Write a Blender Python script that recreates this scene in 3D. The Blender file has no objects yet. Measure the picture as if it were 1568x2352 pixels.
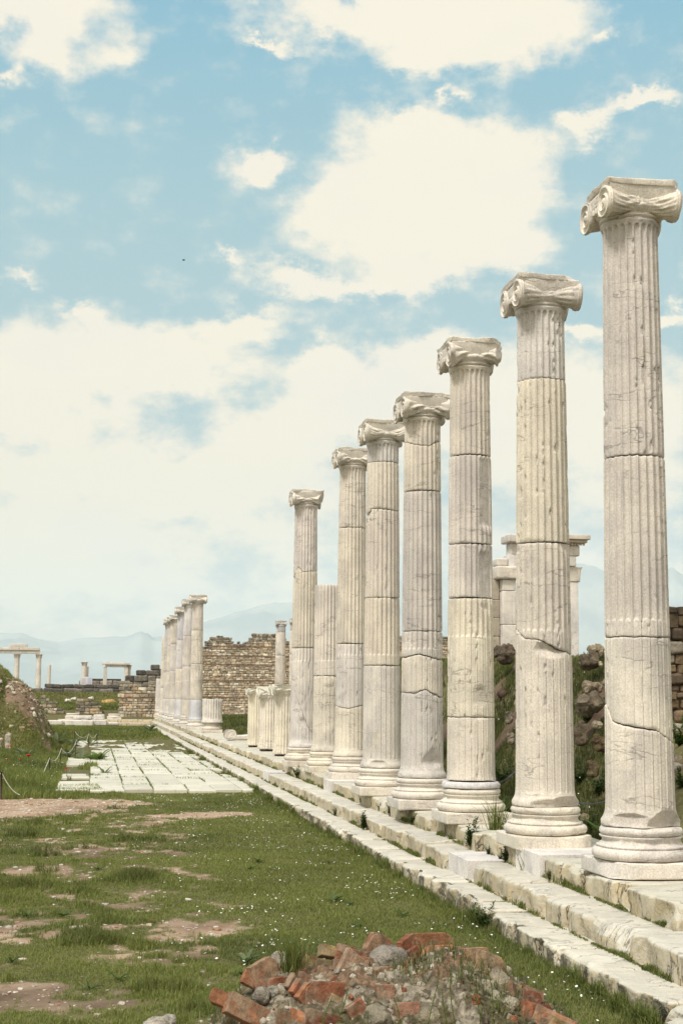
import bpy, math
import numpy as np
from mathutils import Matrix
sc = bpy.context.scene
RAD = math.radians
# ------------------------------------------------------------------ camera
FPX, EYE = 3267.0, 1.724
_yaw, _pit, _rol = RAD(9.73), RAD(7.44), RAD(.51)
FWD = np.array([math.sin(_yaw)*math.cos(_pit), math.cos(_yaw)*math.cos(_pit), math.sin(_pit)])
_r0 = np.array([math.cos(_yaw), -math.sin(_yaw), 0.]); _u0 = np.cross(_r0, FWD)
RGT = _r0*math.cos(_rol)+_u0*math.sin(_rol); UPV = -_r0*math.sin(_rol)+_u0*math.cos(_rol)
cd = bpy.data.cameras.new('camera'); cam = bpy.data.objects.new('camera', cd); sc.collection.objects.link(cam)
cd.sensor_fit = 'VERTICAL'; cd.sensor_height = 36; cd.sensor_width = 24; cd.lens = FPX/2352*36
cd.clip_start = .1; cd.clip_end = 60000
cam.matrix_world = Matrix(((RGT[0], UPV[0], -FWD[0], 0), (RGT[1], UPV[1], -FWD[1], 0), (RGT[2], UPV[2], -FWD[2], EYE), (0, 0, 0, 1)))
sc.camera = cam
def at(px, py, Y):                       # survey point at depth Y along the row
    v = FWD*FPX+RGT*(px-784)-UPV*(py-1176); v = v*(Y/v[1]); return np.array([v[0], v[1], v[2]+EYE])
def atz(px, py, z):
    v = FWD*FPX+RGT*(px-784)-UPV*(py-1176); v = v*((z-EYE)/v[2]); return np.array([v[0], v[1], z])
def skydeg(px, py):
    v = FWD*FPX+RGT*(px-784)-UPV*(py-1176); v /= np.linalg.norm(v)
    return math.degrees(math.atan2(v[0], v[1])), math.degrees(math.asin(v[2]))
# ------------------------------------------------------------------ light
SUN_EL, SUN_AZ = 54., 226.               # azimuth clockwise from +Y
sl = bpy.data.lights.new('sun', 'SUN'); sl.energy = 2.5; sl.angle = RAD(11); sl.color = (1, .95, .86)
so = bpy.data.objects.new('sun', sl); sc.collection.objects.link(so)
sd = np.array([math.sin(RAD(SUN_AZ))*math.cos(RAD(SUN_EL)), math.cos(RAD(SUN_AZ))*math.cos(RAD(SUN_EL)), math.sin(RAD(SUN_EL))])
from mathutils import Vector
so.rotation_euler = Vector(sd).to_track_quat('Z', 'Y').to_euler()
sc.view_settings.view_transform = 'Standard'; sc.view_settings.look = 'None'
sc.view_settings.gamma = 1; sc.view_settings.exposure = 0.40; sc.view_settings.use_curve_mapping = False
# ------------------------------------------------------------------ node helper
class G:
    def __init__(s, nt): s.nt = nt; nt.nodes.clear()
    def n(s, t, ins=None, out=0, **pr):
        nd = s.nt.nodes.new(t)
        for k, v in pr.items(): setattr(nd, k, v)
        for k, v in (ins or {}).items(): s.put(nd.inputs[k], v)
        return nd.outputs[out] if out is not None else nd
    def put(s, i, v):
        if isinstance(v, bpy.types.NodeSocket): s.nt.links.new(v, i)
        else: i.default_value = v
    def m(s, op, a, b=0., c=None, clamp=False):
        ins = {0: a, 1: b}
        if c is not None: ins[2] = c
        return s.n('ShaderNodeMath', ins, operation=op, use_clamp=clamp)
    def vm(s, op, a, b): return s.n('ShaderNodeVectorMath', {0: a, 1: b}, operation=op)
    def noise(s, v, scale, detail=4, rough=.55, dist=0., out=0):
        return s.n('ShaderNodeTexNoise', {'Vector': v, 'Scale': scale, 'Detail': detail, 'Roughness': rough, 'Distortion': dist}, out=out)
    def mix(s, f, a, b, bt='MIX'):
        nd = s.n('ShaderNodeMix', None, None, data_type='RGBA', blend_type=bt)
        s.put(nd.inputs[0], f); s.put(nd.inputs[6], a if not isinstance(a, tuple) else a+(1,)*(4-len(a))); s.put(nd.inputs[7], b if not isinstance(b, tuple) else b+(1,)*(4-len(b)))
        return nd.outputs[2]
    def ss(s, v, lo, hi, a=0., b=1.):     # smoothstep
        return s.n('ShaderNodeMapRange', {'Value': v, 'From Min': lo, 'From Max': hi, 'To Min': a, 'To Max': b}, interpolation_type='SMOOTHSTEP')
# ------------------------------------------------------------------ sky with clouds (fixed in world directions)
w = bpy.data.worlds.new('World'); sc.world = w; w.use_nodes = True
g = G(w.node_tree)
tc = g.n('ShaderNodeTexCoord', None, 'Generated')
sep = g.n('ShaderNodeSeparateXYZ', {0: tc}, None)
azn = g.m('MULTIPLY', g.m('ARCTAN2', sep.outputs[0], sep.outputs[1]), 57.2958)
eln = g.m('MULTIPLY', g.m('ARCSINE', sep.outputs[2]), 57.2958)
AE = g.n('ShaderNodeCombineXYZ', {0: azn, 1: eln})
wn = g.noise(g.n('ShaderNodeMapping', {0: AE, 3: (.20, .30, 1)}), 1., 9, .66, 0., 1)
wn = g.n('ShaderNodeVectorMath', {0: g.vm('SUBTRACT', wn, (.5, .5, .5)), 3: 5.0}, operation='SCALE')
AEd = g.vm('ADD', AE, wn)
CL = [ (950,470,330,190,0,1.3),(780,470,190,80,10,.9),(1130,410,190,140,0,1.),(960,290,190,90,0,.9),(700,645,170,45,0,.8),(1170,570,150,80,0,.8),(900,640,230,50,0,.8),
 (590,378,105,52,12,1.),(900,20,440,85,0,1.1),(1180,50,300,100,0,1.1),(960,125,170,60,0,.8),(590,92,90,24,0,.6),(1050,200,60,26,30,.5),
 (80,5,260,80,0,1.2),(110,120,130,75,0,.85),(25,195,60,34,0,.6),(280,110,150,60,10,.45),
 (1320,312,68,58,0,.95),(1460,272,120,28,8,.9),(1410,85,45,22,0,.4),
 (150,850,330,115,0,1.2),(420,815,230,100,0,1.),(30,930,190,60,0,.9),(560,735,150,50,0,.75),(190,740,80,40,0,.5),
 (300,1090,480,120,0,1.),(650,1010,210,110,0,.9),(90,1250,330,90,0,.9),(150,1330,300,60,0,.7),
 (980,800,160,75,0,1.1),(860,900,260,130,0,1.),(1330,755,110,36,0,.9),(1510,712,110,28,0,.8),(1300,960,420,170,0,1.2),(740,840,110,60,0,.7),
 (60,650,60,18,0,.35),(535,618,45,22,0,.4) ]
acc = None
for (x, y, rx, ry, rot, st) in CL:
    a0, e0 = skydeg(x, y)
    k = 57.2958/FPX*1.3
    mp = g.n('ShaderNodeMapping', {0: AEd, 1: (a0, e0, 0), 2: (0, 0, RAD(rot)), 3: (rx*k, ry*k, 1e5)}, vector_type='TEXTURE')
    gr = g.n('ShaderNodeTexGradient', {0: mp}, out=1, gradient_type='QUADRATIC_SPHERE')
    gr = g.m('MULTIPLY', gr, st*1.6)
    acc = gr if acc is None else g.m('ADD', acc, gr)
fine = g.noise(g.n('ShaderNodeMapping', {0: AE, 3: (.45, .7, 1)}), 1., 8, .6)
dens = g.m('ADD', acc, g.m('MULTIPLY', g.m('SUBTRACT', fine, .5), g.ss(eln, 8., 20., 2.1, 1.35)))
# a cloud deck that thickens towards the horizon, and over the part of the sky behind the camera
low = g.ss(eln, 4., 18., .42, 0.)
dens = g.m('ADD', dens, low)
behind = g.ss(sep.outputs[1], -.1, .5, .9, 0.)
rear_boost = g.ss(sep.outputs[1], -.6, .3, 1.2, 1.)  # unseen sky behind the camera brightened to add light
dens = g.m('ADD', dens, behind)
cov = g.ss(dens, -.03, .68)
sky = g.n('ShaderNodeTexSky', None, sky_type='NISHITA', sun_disc=False, sun_elevation=RAD(SUN_EL), sun_rotation=RAD(SUN_AZ), air_density=1.0, dust_density=1.2, ozone_density=1.0)
elr = g.n('ShaderNodeValToRGB', {0: g.m('DIVIDE', eln, 40.)}, None)
cr = elr.color_ramp; cr.elements[0].position = 0.; cr.elements[0].color = (.88, .83, .73, 1)
cr.elements[1].position = 1.; cr.elements[1].color = (.14, .42, .72, 1)
for p, c in ((.10, (.66, .76, .78)), (.28, (.50, .71, .76)), (.5, (.42, .68, .76)), (.66, (.30, .61, .77)), (.82, (.19, .50, .77))):
    e = cr.elements.new(p); e.color = c+(1,)
clear = g.mix(.8, g.mix(1., sky, (.32, .32, .32), 'MULTIPLY'), g.mix(1., elr.outputs[0], (7.9, 7.9, 7.9), 'MULTIPLY'))
shade = g.noise(g.n('ShaderNodeMapping', {0: AE, 3: (.10, .22, 1)}), 1.2, 4, .5)
cshade = g.m('MULTIPLY', g.ss(eln, 10., 22., 1., .45), g.ss(shade, .46, .64))
ccol = g.mix(cshade, (7.6, 7.1, 5.95), (7.3, 6.9, 6.1))
final = g.mix(cov, clear, ccol)
bg = g.n('ShaderNodeBackground', {0: final, 1: g.m('MULTIPLY', rear_boost, .1)})
g.n('ShaderNodeOutputWorld', {0: bg}, None)
# ------------------------------------------------------------------ numpy noise
_rng = np.random.RandomState(7)
_perm = _rng.permutation(256); _perm = np.concatenate([_perm]*3)
_val = _rng.rand(256)*2-1
def vnoise(x, y, z=0.):
    x, y, z = np.broadcast_arrays(np.asarray(x, float), np.asarray(y, float), np.asarray(z, float))
    xi, yi, zi = np.floor(x).astype(int), np.floor(y).astype(int), np.floor(z).astype(int)
    xf, yf, zf = x-xi, y-yi, z-zi
    u, v, t = (q*q*q*(q*(q*6-15)+10) for q in (xf, yf, zf))
    xi &= 255; yi &= 255; zi &= 255
    def h(a, b, c): return _val[_perm[_perm[_perm[a & 255]+(b & 255)]+(c & 255)]]
    r = 0.
    for dz in (0, 1):
        wz = t if dz else 1-t
        for dy in (0, 1):
            wy = v if dy else 1-v
            r = r+wz*wy*(h(xi, yi+dy, zi+dz)*(1-u)+h(xi+1, yi+dy, zi+dz)*u)
    return r
def fbm(x, y, z=0., o=4, s=1., g_=.5):
    r = 0.; a = 1.; f = s; n = 0.
    for i in range(o):
        r = r+a*vnoise(x*f+i*17.3, y*f+i*9.1, np.asarray(z)*f+i*5.7); n += a; a *= g_; f *= 2.03
    return r/n
def smooth(t): t = np.clip(t, 0, 1); return t*t*(3-2*t)
rng = np.random.RandomState(11)
# ------------------------------------------------------------------ object helpers
def link(o, parent=None):
    sc.collection.objects.link(o)
    if parent is not None: o.parent = parent
    return o
def tag(o, label=None, cat=None, group=None, kind=None):
    if label: o['label'] = label
    if cat: o['category'] = cat
    if group: o['group'] = group
    if kind or (label and cat): o['kind'] = kind or 'thing'
    return o
def empty(name, loc, rz=0., label=None, cat=None, group=None):
    o = bpy.data.objects.new(name, None); o.empty_display_size = .1; o.location = loc; o.rotation_euler = (0, 0, rz)
    link(o); return tag(o, label, cat, group)
def mesh(name, V, F, mat, parent=None, smooth_=True, attrs=None, color=None):
    """V (n,3) array, F: list of (m,k) int arrays"""
    me = bpy.data.meshes.new(name); V = np.asarray(V, np.float32)
    if isinstance(F, np.ndarray): F = [F]
    F = [np.asarray(f, np.int32) for f in F if len(f)]
    me.vertices.add(len(V)); me.vertices.foreach_set('co', V.ravel())
    tot = sum(f.size for f in F); nf = sum(len(f) for f in F)
    me.loops.add(tot); me.polygons.add(nf)
    me.loops.foreach_set('vertex_index', np.concatenate([f.ravel() for f in F]))
    sizes = np.concatenate([np.full(len(f), f.shape[1], np.int32) for f in F])
    st = np.concatenate([[0], np.cumsum(sizes)[:-1]]).astype(np.int32)
    me.polygons.foreach_set('loop_start', st)
    try: me.polygons.foreach_set('loop_total', sizes)
    except Exception: pass
    me.update(calc_edges=True); me.validate()
    me.polygons.foreach_set('use_smooth', np.full(len(me.polygons), bool(smooth_)))
    for k, a in (attrs or {}).items():
        a = np.asarray(a, np.float32)
        if a.ndim == 1:
            at_ = me.attributes.new(k, 'FLOAT', 'POINT'); at_.data.foreach_set('value', a)
        else:
            at_ = me.attributes.new(k, 'FLOAT_COLOR', 'POINT')
            if a.shape[1] == 3: a = np.hstack([a, np.ones((len(a), 1), np.float32)])
            at_.data.foreach_set('color', a.ravel())
    me.materials.append(mat)
    o = bpy.data.objects.new(name, me); link(o, parent)
    if color is not None: o.color = tuple(color)+(1,)
    return o
class MB:                                   # collects pieces into one mesh
    def __init__(s): s.V = []; s.F = {}; s.n = 0; s.C = []
    def add(s, V, F, col=None):
        V = np.asarray(V, float)
        if isinstance(F, np.ndarray): F = [F]
        for f in F:
            f = np.asarray(f)
            if len(f): s.F.setdefault(f.shape[1], []).append(f+s.n)
        s.V.append(V); s.n += len(V)
        if col is not None:
            col = np.asarray(col, float); s.C.append(np.broadcast_to(col, (len(V), 3)) if col.ndim == 1 else col)
    def build(s, name, mat, parent=None, smooth_=True, color=None, attrs=None):
        at_ = dict(attrs or {})
        if s.C: at_['tint'] = np.vstack(s.C)
        return mesh(name, np.vstack(s.V), [np.vstack(f) for f in s.F.values()], mat, parent, smooth_, at_, color)
def grid_faces(nr, nc, wrap=False):
    c = nc if wrap else nc-1
    i = np.arange(nr-1)[:, None]*nc; j = np.arange(c)[None, :]; j2 = (j+1) % nc
    return np.stack([i+j, i+j2, i+nc+j2, i+nc+j], -1).reshape(-1, 4)
def rbox(sx, sy, sz, bev=.02, res=(4, 4, 4), amp=0., fr=4., seed=0., planes=(), pa=0.):
    """worn block centred on the origin; planes = (nx,ny,nz,d) that cut corners off"""
    h = np.array([sx, sy, sz])/2.; b = min(bev, h.min()*.98)
    ax = []
    for k in range(3):
        inner = np.linspace(-(h[k]-b), h[k]-b, max(2, res[k]+1)); e = b*np.array([1., .62, .25])
        ax.append(np.concatenate([-(h[k]-b)-e, inner, (h[k]-b)+e[::-1]]))
    V = []; F = []; n = 0
    for k in range(3):
        i, j = (k+1) % 3, (k+2) % 3
        A, B = np.meshgrid(ax[i], ax[j], indexing='ij')
        for s in (-1, 1):
            P = np.zeros(A.shape+(3,)); P[..., i] = A; P[..., j] = B; P[..., k] = s*h[k]
            f = grid_faces(A.shape[0], A.shape[1])
            if s > 0: f = f[:, ::-1]
            V.append(P.reshape(-1, 3)); F.append(f+n); n += A.size
    V = np.vstack(V); F = np.vstack(F)
    key = np.round(V*1e5).astype(np.int64); _, idx, inv = np.unique(key, axis=0, return_index=True, return_inverse=True)
    V = V[idx]; F = inv.reshape(-1)[F]
    F = F[:, ::-1] if True else F
    q = np.clip(V, -(h-b), h-b); d = V-q; L = np.linalg.norm(d, axis=1)[:, None]; V = q+d/np.maximum(L, 1e-9)*b
    nrm = d/np.maximum(L, 1e-9)
    if pa == 0: pa = amp
    for (nx, ny, nz, dd) in planes:
        nn = np.array([nx, ny, nz], float); nn /= np.linalg.norm(nn)
        o = V@nn-dd-pa*fbm(V[:, 0], V[:, 1], V[:, 2]+seed, 3, fr*2); V = V-np.maximum(o, 0)[:, None]*nn
    if amp:
        V = V+nrm*(amp*fbm(V[:, 0]+seed, V[:, 1]+seed*1.7, V[:, 2], 4, fr))[:, None]
    return V, F
def rot(V, rx=0., ry=0., rz=0.):
    for a, (i, j) in ((rx, (1, 2)), (ry, (2, 0)), (rz, (0, 1))):
        if a:
            c, s = math.cos(a), math.sin(a); V = V.copy(); p, q = V[:, i].copy(), V[:, j].copy()
            V[:, i] = c*p-s*q; V[:, j] = s*p+c*q
    return V
def box8(x0, x1, y0, y1, z0, z1, j=0., r=None):
    V = np.array([[x, y, z] for z in (z0, z1) for (x, y) in ((x0, y0), (x1, y0), (x1, y1), (x0, y1))], float)
    if j: V += (r or rng).uniform(-j, j, V.shape)
    F = np.array([[0, 3, 2, 1], [4, 5, 6, 7], [0, 1, 5, 4], [1, 2, 6, 5], [2, 3, 7, 6], [3, 0, 4, 7]])
    return V, F
def tube(P, R, n=6):
    P = np.asarray(P, float); m = len(P); R = np.broadcast_to(np.asarray(R, float), (m,))
    T = np.gradient(P, axis=0); T /= np.linalg.norm(T, axis=1)[:, None]+1e-12
    ref = np.array([0, 0, 1.]) if abs(T[0, 2]) < .9 else np.array([1., 0, 0])
    A = np.cross(T, ref); A /= np.linalg.norm(A, axis=1)[:, None]+1e-12; B = np.cross(T, A)
    th = np.arange(n)*2*math.pi/n
    V = P[:, None]+R[:, None, None]*(A[:, None]*np.cos(th)[None, :, None]+B[:, None]*np.sin(th)[None, :, None])
    F = grid_faces(m, n, True)
    return V.reshape(-1, 3), [F, np.array([list(range(n)), list(range((m-1)*n, m*n))[::-1]])]
# ------------------------------------------------------------------ materials
def mat(name):
    m = bpy.data.materials.new(name); m.use_nodes = True; return m, G(m.node_tree)
def finish(g, col, rough=.8, bump=None, bs=.3, bd=.01, spec=.25, trans=None):
    ins = {'Base Color': col, 'Roughness': rough, 'Specular IOR Level': spec}
    if bump is not None:
        ins['Normal'] = g.n('ShaderNodeBump', {'Strength': bs, 'Distance': bd, 'Height': bump})
    p = g.n('ShaderNodeBsdfPrincipled', ins)
    if trans is not None:
        t = g.n('ShaderNodeBsdfTranslucent', {0: trans}); p = g.n('ShaderNodeMixShader', {0: .35, 1: p, 2: t})
    g.n('ShaderNodeOutputMaterial', {0: p}, None)
def objvec(g, k=37.):
    oi = g.n('ShaderNodeObjectInfo', None, None)
    P = g.n('ShaderNodeTexCoord', None, 'Object')
    return g.vm('ADD', P, g.n('ShaderNodeCombineXYZ', {0: g.m('MULTIPLY', oi.outputs['Random'], k), 1: g.m('MULTIPLY', oi.outputs['Random'], k*.61), 2: g.m('MULTIPLY', oi.outputs['Random'], k*1.3)})), oi
def marble(name, vein=.55, streak=1., lichen=.25):
    m, g = mat(name); P, oi = objvec(g)
    tint = g.mix(.28, oi.outputs['Color'], (.64, .60, .52))
    n1 = g.noise(P, 2.2, 6, .6); n2 = g.noise(P, 11., 5, .65)
    st = g.noise(g.n('ShaderNodeMapping', {0: P, 3: (13, 13, 1.1)}), 1., 5, .6)
    pit = g.noise(P, 90., 3, .6); pit2 = g.noise(P, 34., 4, .7)
    c = g.mix(1., tint, g.mix(g.ss(n1, .35, .68), (.96, .96, 1.03), (1.18, 1.18, 1.24)), 'MULTIPLY')
    c = g.mix(g.m('MULTIPLY', g.ss(st, .48, .70), .42*streak), c, g.mix(1., c, (.66, .66, .69), 'MULTIPLY'))
    c = g.mix(g.m('MULTIPLY', g.ss(n2, .56, .74), .35), c, g.mix(1., c, (.72, .68, .60), 'MULTIPLY'))
    gp_ = g.m('MULTIPLY', g.ss(g.noise(g.n('ShaderNodeMapping', {0: P, 3: (2.6, 2.6, 1.2)}), 1., 6, .68), .53, .61), .55)
    c = g.mix(gp_, c, g.mix(1., c, (.78, .78, .82), 'MULTIPLY'))
    # veins and hairline cracks
    dv = g.vm('ADD', P, g.n('ShaderNodeVectorMath', {0: g.noise(P, 3., 3, .5, 0, 1), 3: .16}, operation='SCALE'))
    v = g.noise(g.n('ShaderNodeMapping', {0: dv, 2: (.35, .5, 0), 3: (.8, .8, 4.2)}), 1.1, 4, .5)
    vm_ = g.m('MULTIPLY', g.ss(g.m('ABSOLUTE', g.m('SUBTRACT', v, .5)), .0, .010, 1., 0.), g.ss(g.noise(P, 1.3, 3), .42, .56))
    c = g.mix(g.m('MULTIPLY', vm_, vein), c, g.mix(1., c, (.42, .41, .42), 'MULTIPLY'))
    # pits
    pm = g.m('MULTIPLY', g.ss(pit2, .63, .71), g.ss(g.noise(P, 2.6, 3), .42, .60))
    c = g.mix(g.m('MULTIPLY', pm, .55), c, g.mix(1., c, (.45, .43, .41), 'MULTIPLY'))
    # lichen
    li = g.m('MULTIPLY', g.ss(g.noise(g.vm('ADD', P, (9., 3., 1.)), 3.1, 6, .65), .60, .70), lichen)
    c = g.mix(li, c, g.mix(1., c, (.74, .74, .48), 'MULTIPLY'))
    dm = g.n('ShaderNodeAttribute', None, 'Fac', attribute_name='dmg')
    c = g.mix(g.m('MULTIPLY', dm, g.ss(n2, .3, .7, .3, .8)), c, g.mix(1., c, (.70, .69, .70), 'MULTIPLY'))
    b = g.m('ADD', g.m('MULTIPLY', pit, .9), g.m('ADD', g.m('MULTIPLY', n2, .10), g.m('MULTIPLY', pm, -.8)))
    v2 = g.noise(g.n('ShaderNodeMapping', {0: dv, 2: (-.5, .3, 0), 3: (1.6, 1.6, 3.2)}), 2.2, 5, .6)
    c = g.mix(g.m('MULTIPLY', g.m('MULTIPLY', g.ss(g.m('ABSOLUTE', g.m('SUBTRACT', v2, .5)), .0, .010, 1., 0.), g.ss(g.noise(g.vm('ADD', P, (5., 5., 5.)), 1.1, 3), .46, .60)), vein*.75), c, g.mix(1., c, (.50, .48, .50), 'MULTIPLY'))
    c = g.mix(1., c, g.mix(g.ss(g.noise(P, 75., 3, .7), .35, .65), (.86, .85, .84), (1.10, 1.10, 1.10)), 'MULTIPLY')
    b = g.m('ADD', b, g.m('MULTIPLY', vm_, -.6))
    finish(g, c, .78, b, .42, .012)
    return m
M_marble = marble('weathered_marble', .62, .8)
M_new = marble('fresh_cut_marble', .1, .12, 0.)
def step_mat():
    m, g = mat('step_marble'); P, oi = objvec(g); tint = oi.outputs['Color']
    geo = g.n('ShaderNodeNewGeometry', None, None)
    nz = g.n('ShaderNodeSeparateXYZ', {0: geo.outputs['True Normal']}, None).outputs[2]
    side = g.ss(nz, .25, .7, 1., 0.)                    # side faces take the riser lichen, stains and an even darker tone
    n1 = g.noise(P, 3., 6, .65); n2 = g.noise(P, 9., 6, .7); fn = g.noise(P, 60., 3, .6)
    lay = g.noise(g.n('ShaderNodeMapping', {0: P, 3: (1.2, 1.2, 1.)}), 5., 5, .6, .6)
    c = g.mix(1., tint, g.mix(g.ss(n1, .35, .65), (.86, .85, .83), (1.06, 1.05, 1.03)), 'MULTIPLY')
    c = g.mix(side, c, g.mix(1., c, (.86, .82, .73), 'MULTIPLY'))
    c = g.mix(g.m('MULTIPLY', g.m('MULTIPLY', g.ss(lay, .43, .66), side), .7), c, g.mix(1., tint, (.76, .64, .43), 'MULTIPLY'))
    c = g.mix(g.m('MULTIPLY', g.m('MULTIPLY', g.ss(n2, .50, .66), side), .75), c, g.mix(1., tint, (.52, .46, .36), 'MULTIPLY'))
    drt = g.m('MULTIPLY', g.m('MULTIPLY', g.ss(g.noise(P, 5., 6, .75), .44, .58), side), g.n('ShaderNodeAttribute', None, 'Fac', attribute_name='grime'))
    c = g.mix(g.m('MULTIPLY', drt, .9), c, (.075, .07, .055))
    ck = g.noise(g.n('ShaderNodeMapping', {0: P, 3: (1.5, 3.2, .9)}), 1.4, 5, .6, .3)
    ckm = g.m('MULTIPLY', g.ss(g.m('ABSOLUTE', g.m('SUBTRACT', ck, .5)), .0, .012, 1., 0.), g.ss(n1, .40, .55))
    c = g.mix(g.m('MULTIPLY', ckm, g.m('ADD', g.m('MULTIPLY', side, .75), .08)), c, (.10, .085, .06))
    scr = g.noise(g.n('ShaderNodeMapping', {0: P, 3: (6., 40., 10.)}), 1., 4, .6)
    c = g.mix(g.m('MULTIPLY', g.ss(scr, .62, .72), .16), c, g.mix(1., c, (.6, .55, .5), 'MULTIPLY'))
    c = g.mix(g.m('MULTIPLY', g.ss(fn, .62, .75), .35), c, g.mix(1., c, (.62, .58, .5), 'MULTIPLY'))
    b = g.m('ADD', g.m('MULTIPLY', fn, .4), g.m('ADD', n2, g.m('MULTIPLY', scr, .5)))
    finish(g, c, .8, g.m('SUBTRACT', b, ckm), .8, .02); return m
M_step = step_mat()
def tinted(name, sc1=8., bmp=.5, var=.35, rough=.9, bd=.02, spec=.15):
    m, g = mat(name); P = g.n('ShaderNodeTexCoord', None, 'Object')
    t = g.n('ShaderNodeAttribute', None, 'Color', attribute_name='tint')
    n1 = g.noise(P, sc1, 6, .65); n2 = g.noise(P, sc1*5, 4, .65)
    c = g.mix(1., t, g.mix(g.ss(n1, .3, .7), (1-var,)*3, (1+var,)*3), 'MULTIPLY')
    c = g.mix(g.m('MULTIPLY', g.ss(n2, .58, .7), var), c, g.mix(1., c, (.5, .48, .44), 'MULTIPLY'))
    finish(g, c, rough, g.m('ADD', n1, g.m('MULTIPLY', n2, .5)), bmp, bd, spec); return m
M_mason = tinted('rubble_masonry', 6., .6, .35, .95, .05)
M_brick = tinted('fired_clay', 22., .8, .4, .95, .012)
M_rock = tinted('porous_travertine', 9., .9, .45, .95, .05)
M_mortar = tinted('lime_mortar', 38., 1., .5, .95, .012)
def leaf_mat():
    m, g = mat('leaf_blades'); t = g.n('ShaderNodeAttribute', None, 'Color', attribute_name='tint')
    finish(g, t, .55, None, spec=.25, trans=g.mix(1., t, (1.15, 1.2, .6), 'MULTIPLY')); return m
M_leaf = leaf_mat()
def plain(name, col, rough=.7, sc1=20., var=.2, spec=.2, metal=0.):
    m, g = mat(name); P = g.n('ShaderNodeTexCoord', None, 'Object'); n = g.noise(P, sc1, 4, .6)
    c = g.mix(g.ss(n, .3, .7), tuple(v*(1-var) for v in col), tuple(min(1, v*(1+var)) for v in col))
    finish(g, c, rough, n, .15, .004, spec); return m
M_metal = plain('rusty_iron', (.05, .035, .03), .6); M_rope = plain('white_rope', (.62, .6, .56), .8)
M_cable = plain('grey_cable', (.13, .15, .14), .7); M_petalr = plain('red_petal', (.55, .015, .01), .6)
M_white = plain('daisy_petal', (.72, .72, .68), .7); M_board = plain('white_board', (.66, .67, .72), .5, 3., .04)
def ground_mat():
    m, g = mat('ground'); P = g.n('ShaderNodeTexCoord', None, 'Object')
    cov_ = g.n('ShaderNodeAttribute', None, 'Fac', attribute_name='cover')
    red = g.n('ShaderNodeAttribute', None, 'Fac', attribute_name='red')
    n1 = g.noise(P, 2.5, 6, .65); n2 = g.noise(P, 18., 5, .7); n3 = g.noise(P, 70., 3, .6)
    soil = g.mix(g.ss(n1, .35, .65), (.32, .22, .15), (.48, .355, .26))
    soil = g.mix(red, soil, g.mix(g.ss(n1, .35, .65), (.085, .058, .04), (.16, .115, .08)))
    soil = g.mix(g.m('MULTIPLY', g.ss(n2, .55, .66), .55), soil, g.mix(1., soil, (.55, .5, .42), 'MULTIPLY'))
    vo = g.n('ShaderNodeTexVoronoi', {'Vector': P, 'Scale': 26., 'Randomness': 1.}, None)
    peb = g.m('MULTIPLY', g.ss(vo.outputs['Distance'], .12, .22, 1., 0.), g.ss(g.noise(P, 5., 3), .48, .62))
    soil = g.mix(g.m('MULTIPLY', peb, .8), soil, (.58, .50, .42))
    gr = g.mix(g.ss(n2, .3, .7), (.080, .082, .035), (.19, .17, .085))
    k = g.ss(g.m('ADD', cov_, g.m('MULTIPLY', g.m('SUBTRACT', n2, .5), .8)), .35, .65)
    c = g.mix(k, soil, gr)
    finish(g, c, .95, g.m('ADD', g.m('ADD', n2, g.m('MULTIPLY', n3, .3)), g.m('MULTIPLY', peb, .5)), .7, .02, .1); return m
M_ground = ground_mat()
# ------------------------------------------------------------------ terrain
def hill_toe(y): return 4.85+.055*np.clip(y-14, 0, 60)
def gh(x, y):
    x = np.asarray(x, float); y = np.asarray(y, float)
    z = .018*fbm(x, y, 0, 3, .9)+.01*fbm(x, y, 3, 3, 4.)
    z = z+smooth((-.6-x)/3.0)*.35*smooth((y-20)/12)*(1-smooth((y-70)/12))
    # excavated mound on the left
    prof = np.interp(x+np.clip(y-44, 0, 40)*.038, [-9, -4.5, -2.86, -2.6, -2.17, -1.72, -1.5, -1.25, -.9], [3.3, 3.0, 2.5, 2.15, 1.95, 1.60, 1.15, .55, 0.])
    win = smooth((y-41.+.5*vnoise(x*1.1, 4.))/3.2)*(1-smooth((y-66)/10))
    lump = .30*fbm(x, y, 1, 5, 1.3, .6)
    z = np.maximum(z, (prof+lump)*win-.12*(1-win))
    # grassy bank behind the colonnade
    t = (x-hill_toe(y))/2.0
    top = 1.75+.03*np.clip(x-7, 0, 8)+.022*np.clip(y-20, 0, 25)
    hw = 1-smooth((y-30)/22)*.0
    far = smooth((y-50)/14)
    bank = .40+top*smooth(t)*(1-far)+.25*fbm(x, y, 2, 4, .8)*np.clip(t, 0, 1)*(1-far*.8)+.05*far
    bank = bank*(1-.42*smooth((x/np.maximum(y, 1.)-.388)/.02)*(1-smooth((y-15.9)/.4))*(y > 5))
    z = np.where(x > 4.55, np.maximum(z, 0)+np.maximum(bank, .36)*smooth((x-4.5)/.12), z)
    z = np.where((x > 2.97) & (x <= 4.5) & (y < 85), -.12, z)
    z = z+smooth((y-84)/8.)*1.2*(x < 6)*smooth((6-x)/1.)+smooth((y-96.5)/1.5)*.75*smooth((6-x)/1.)
    z = z-smooth((y-122)/260.)*70.
    return z
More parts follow.
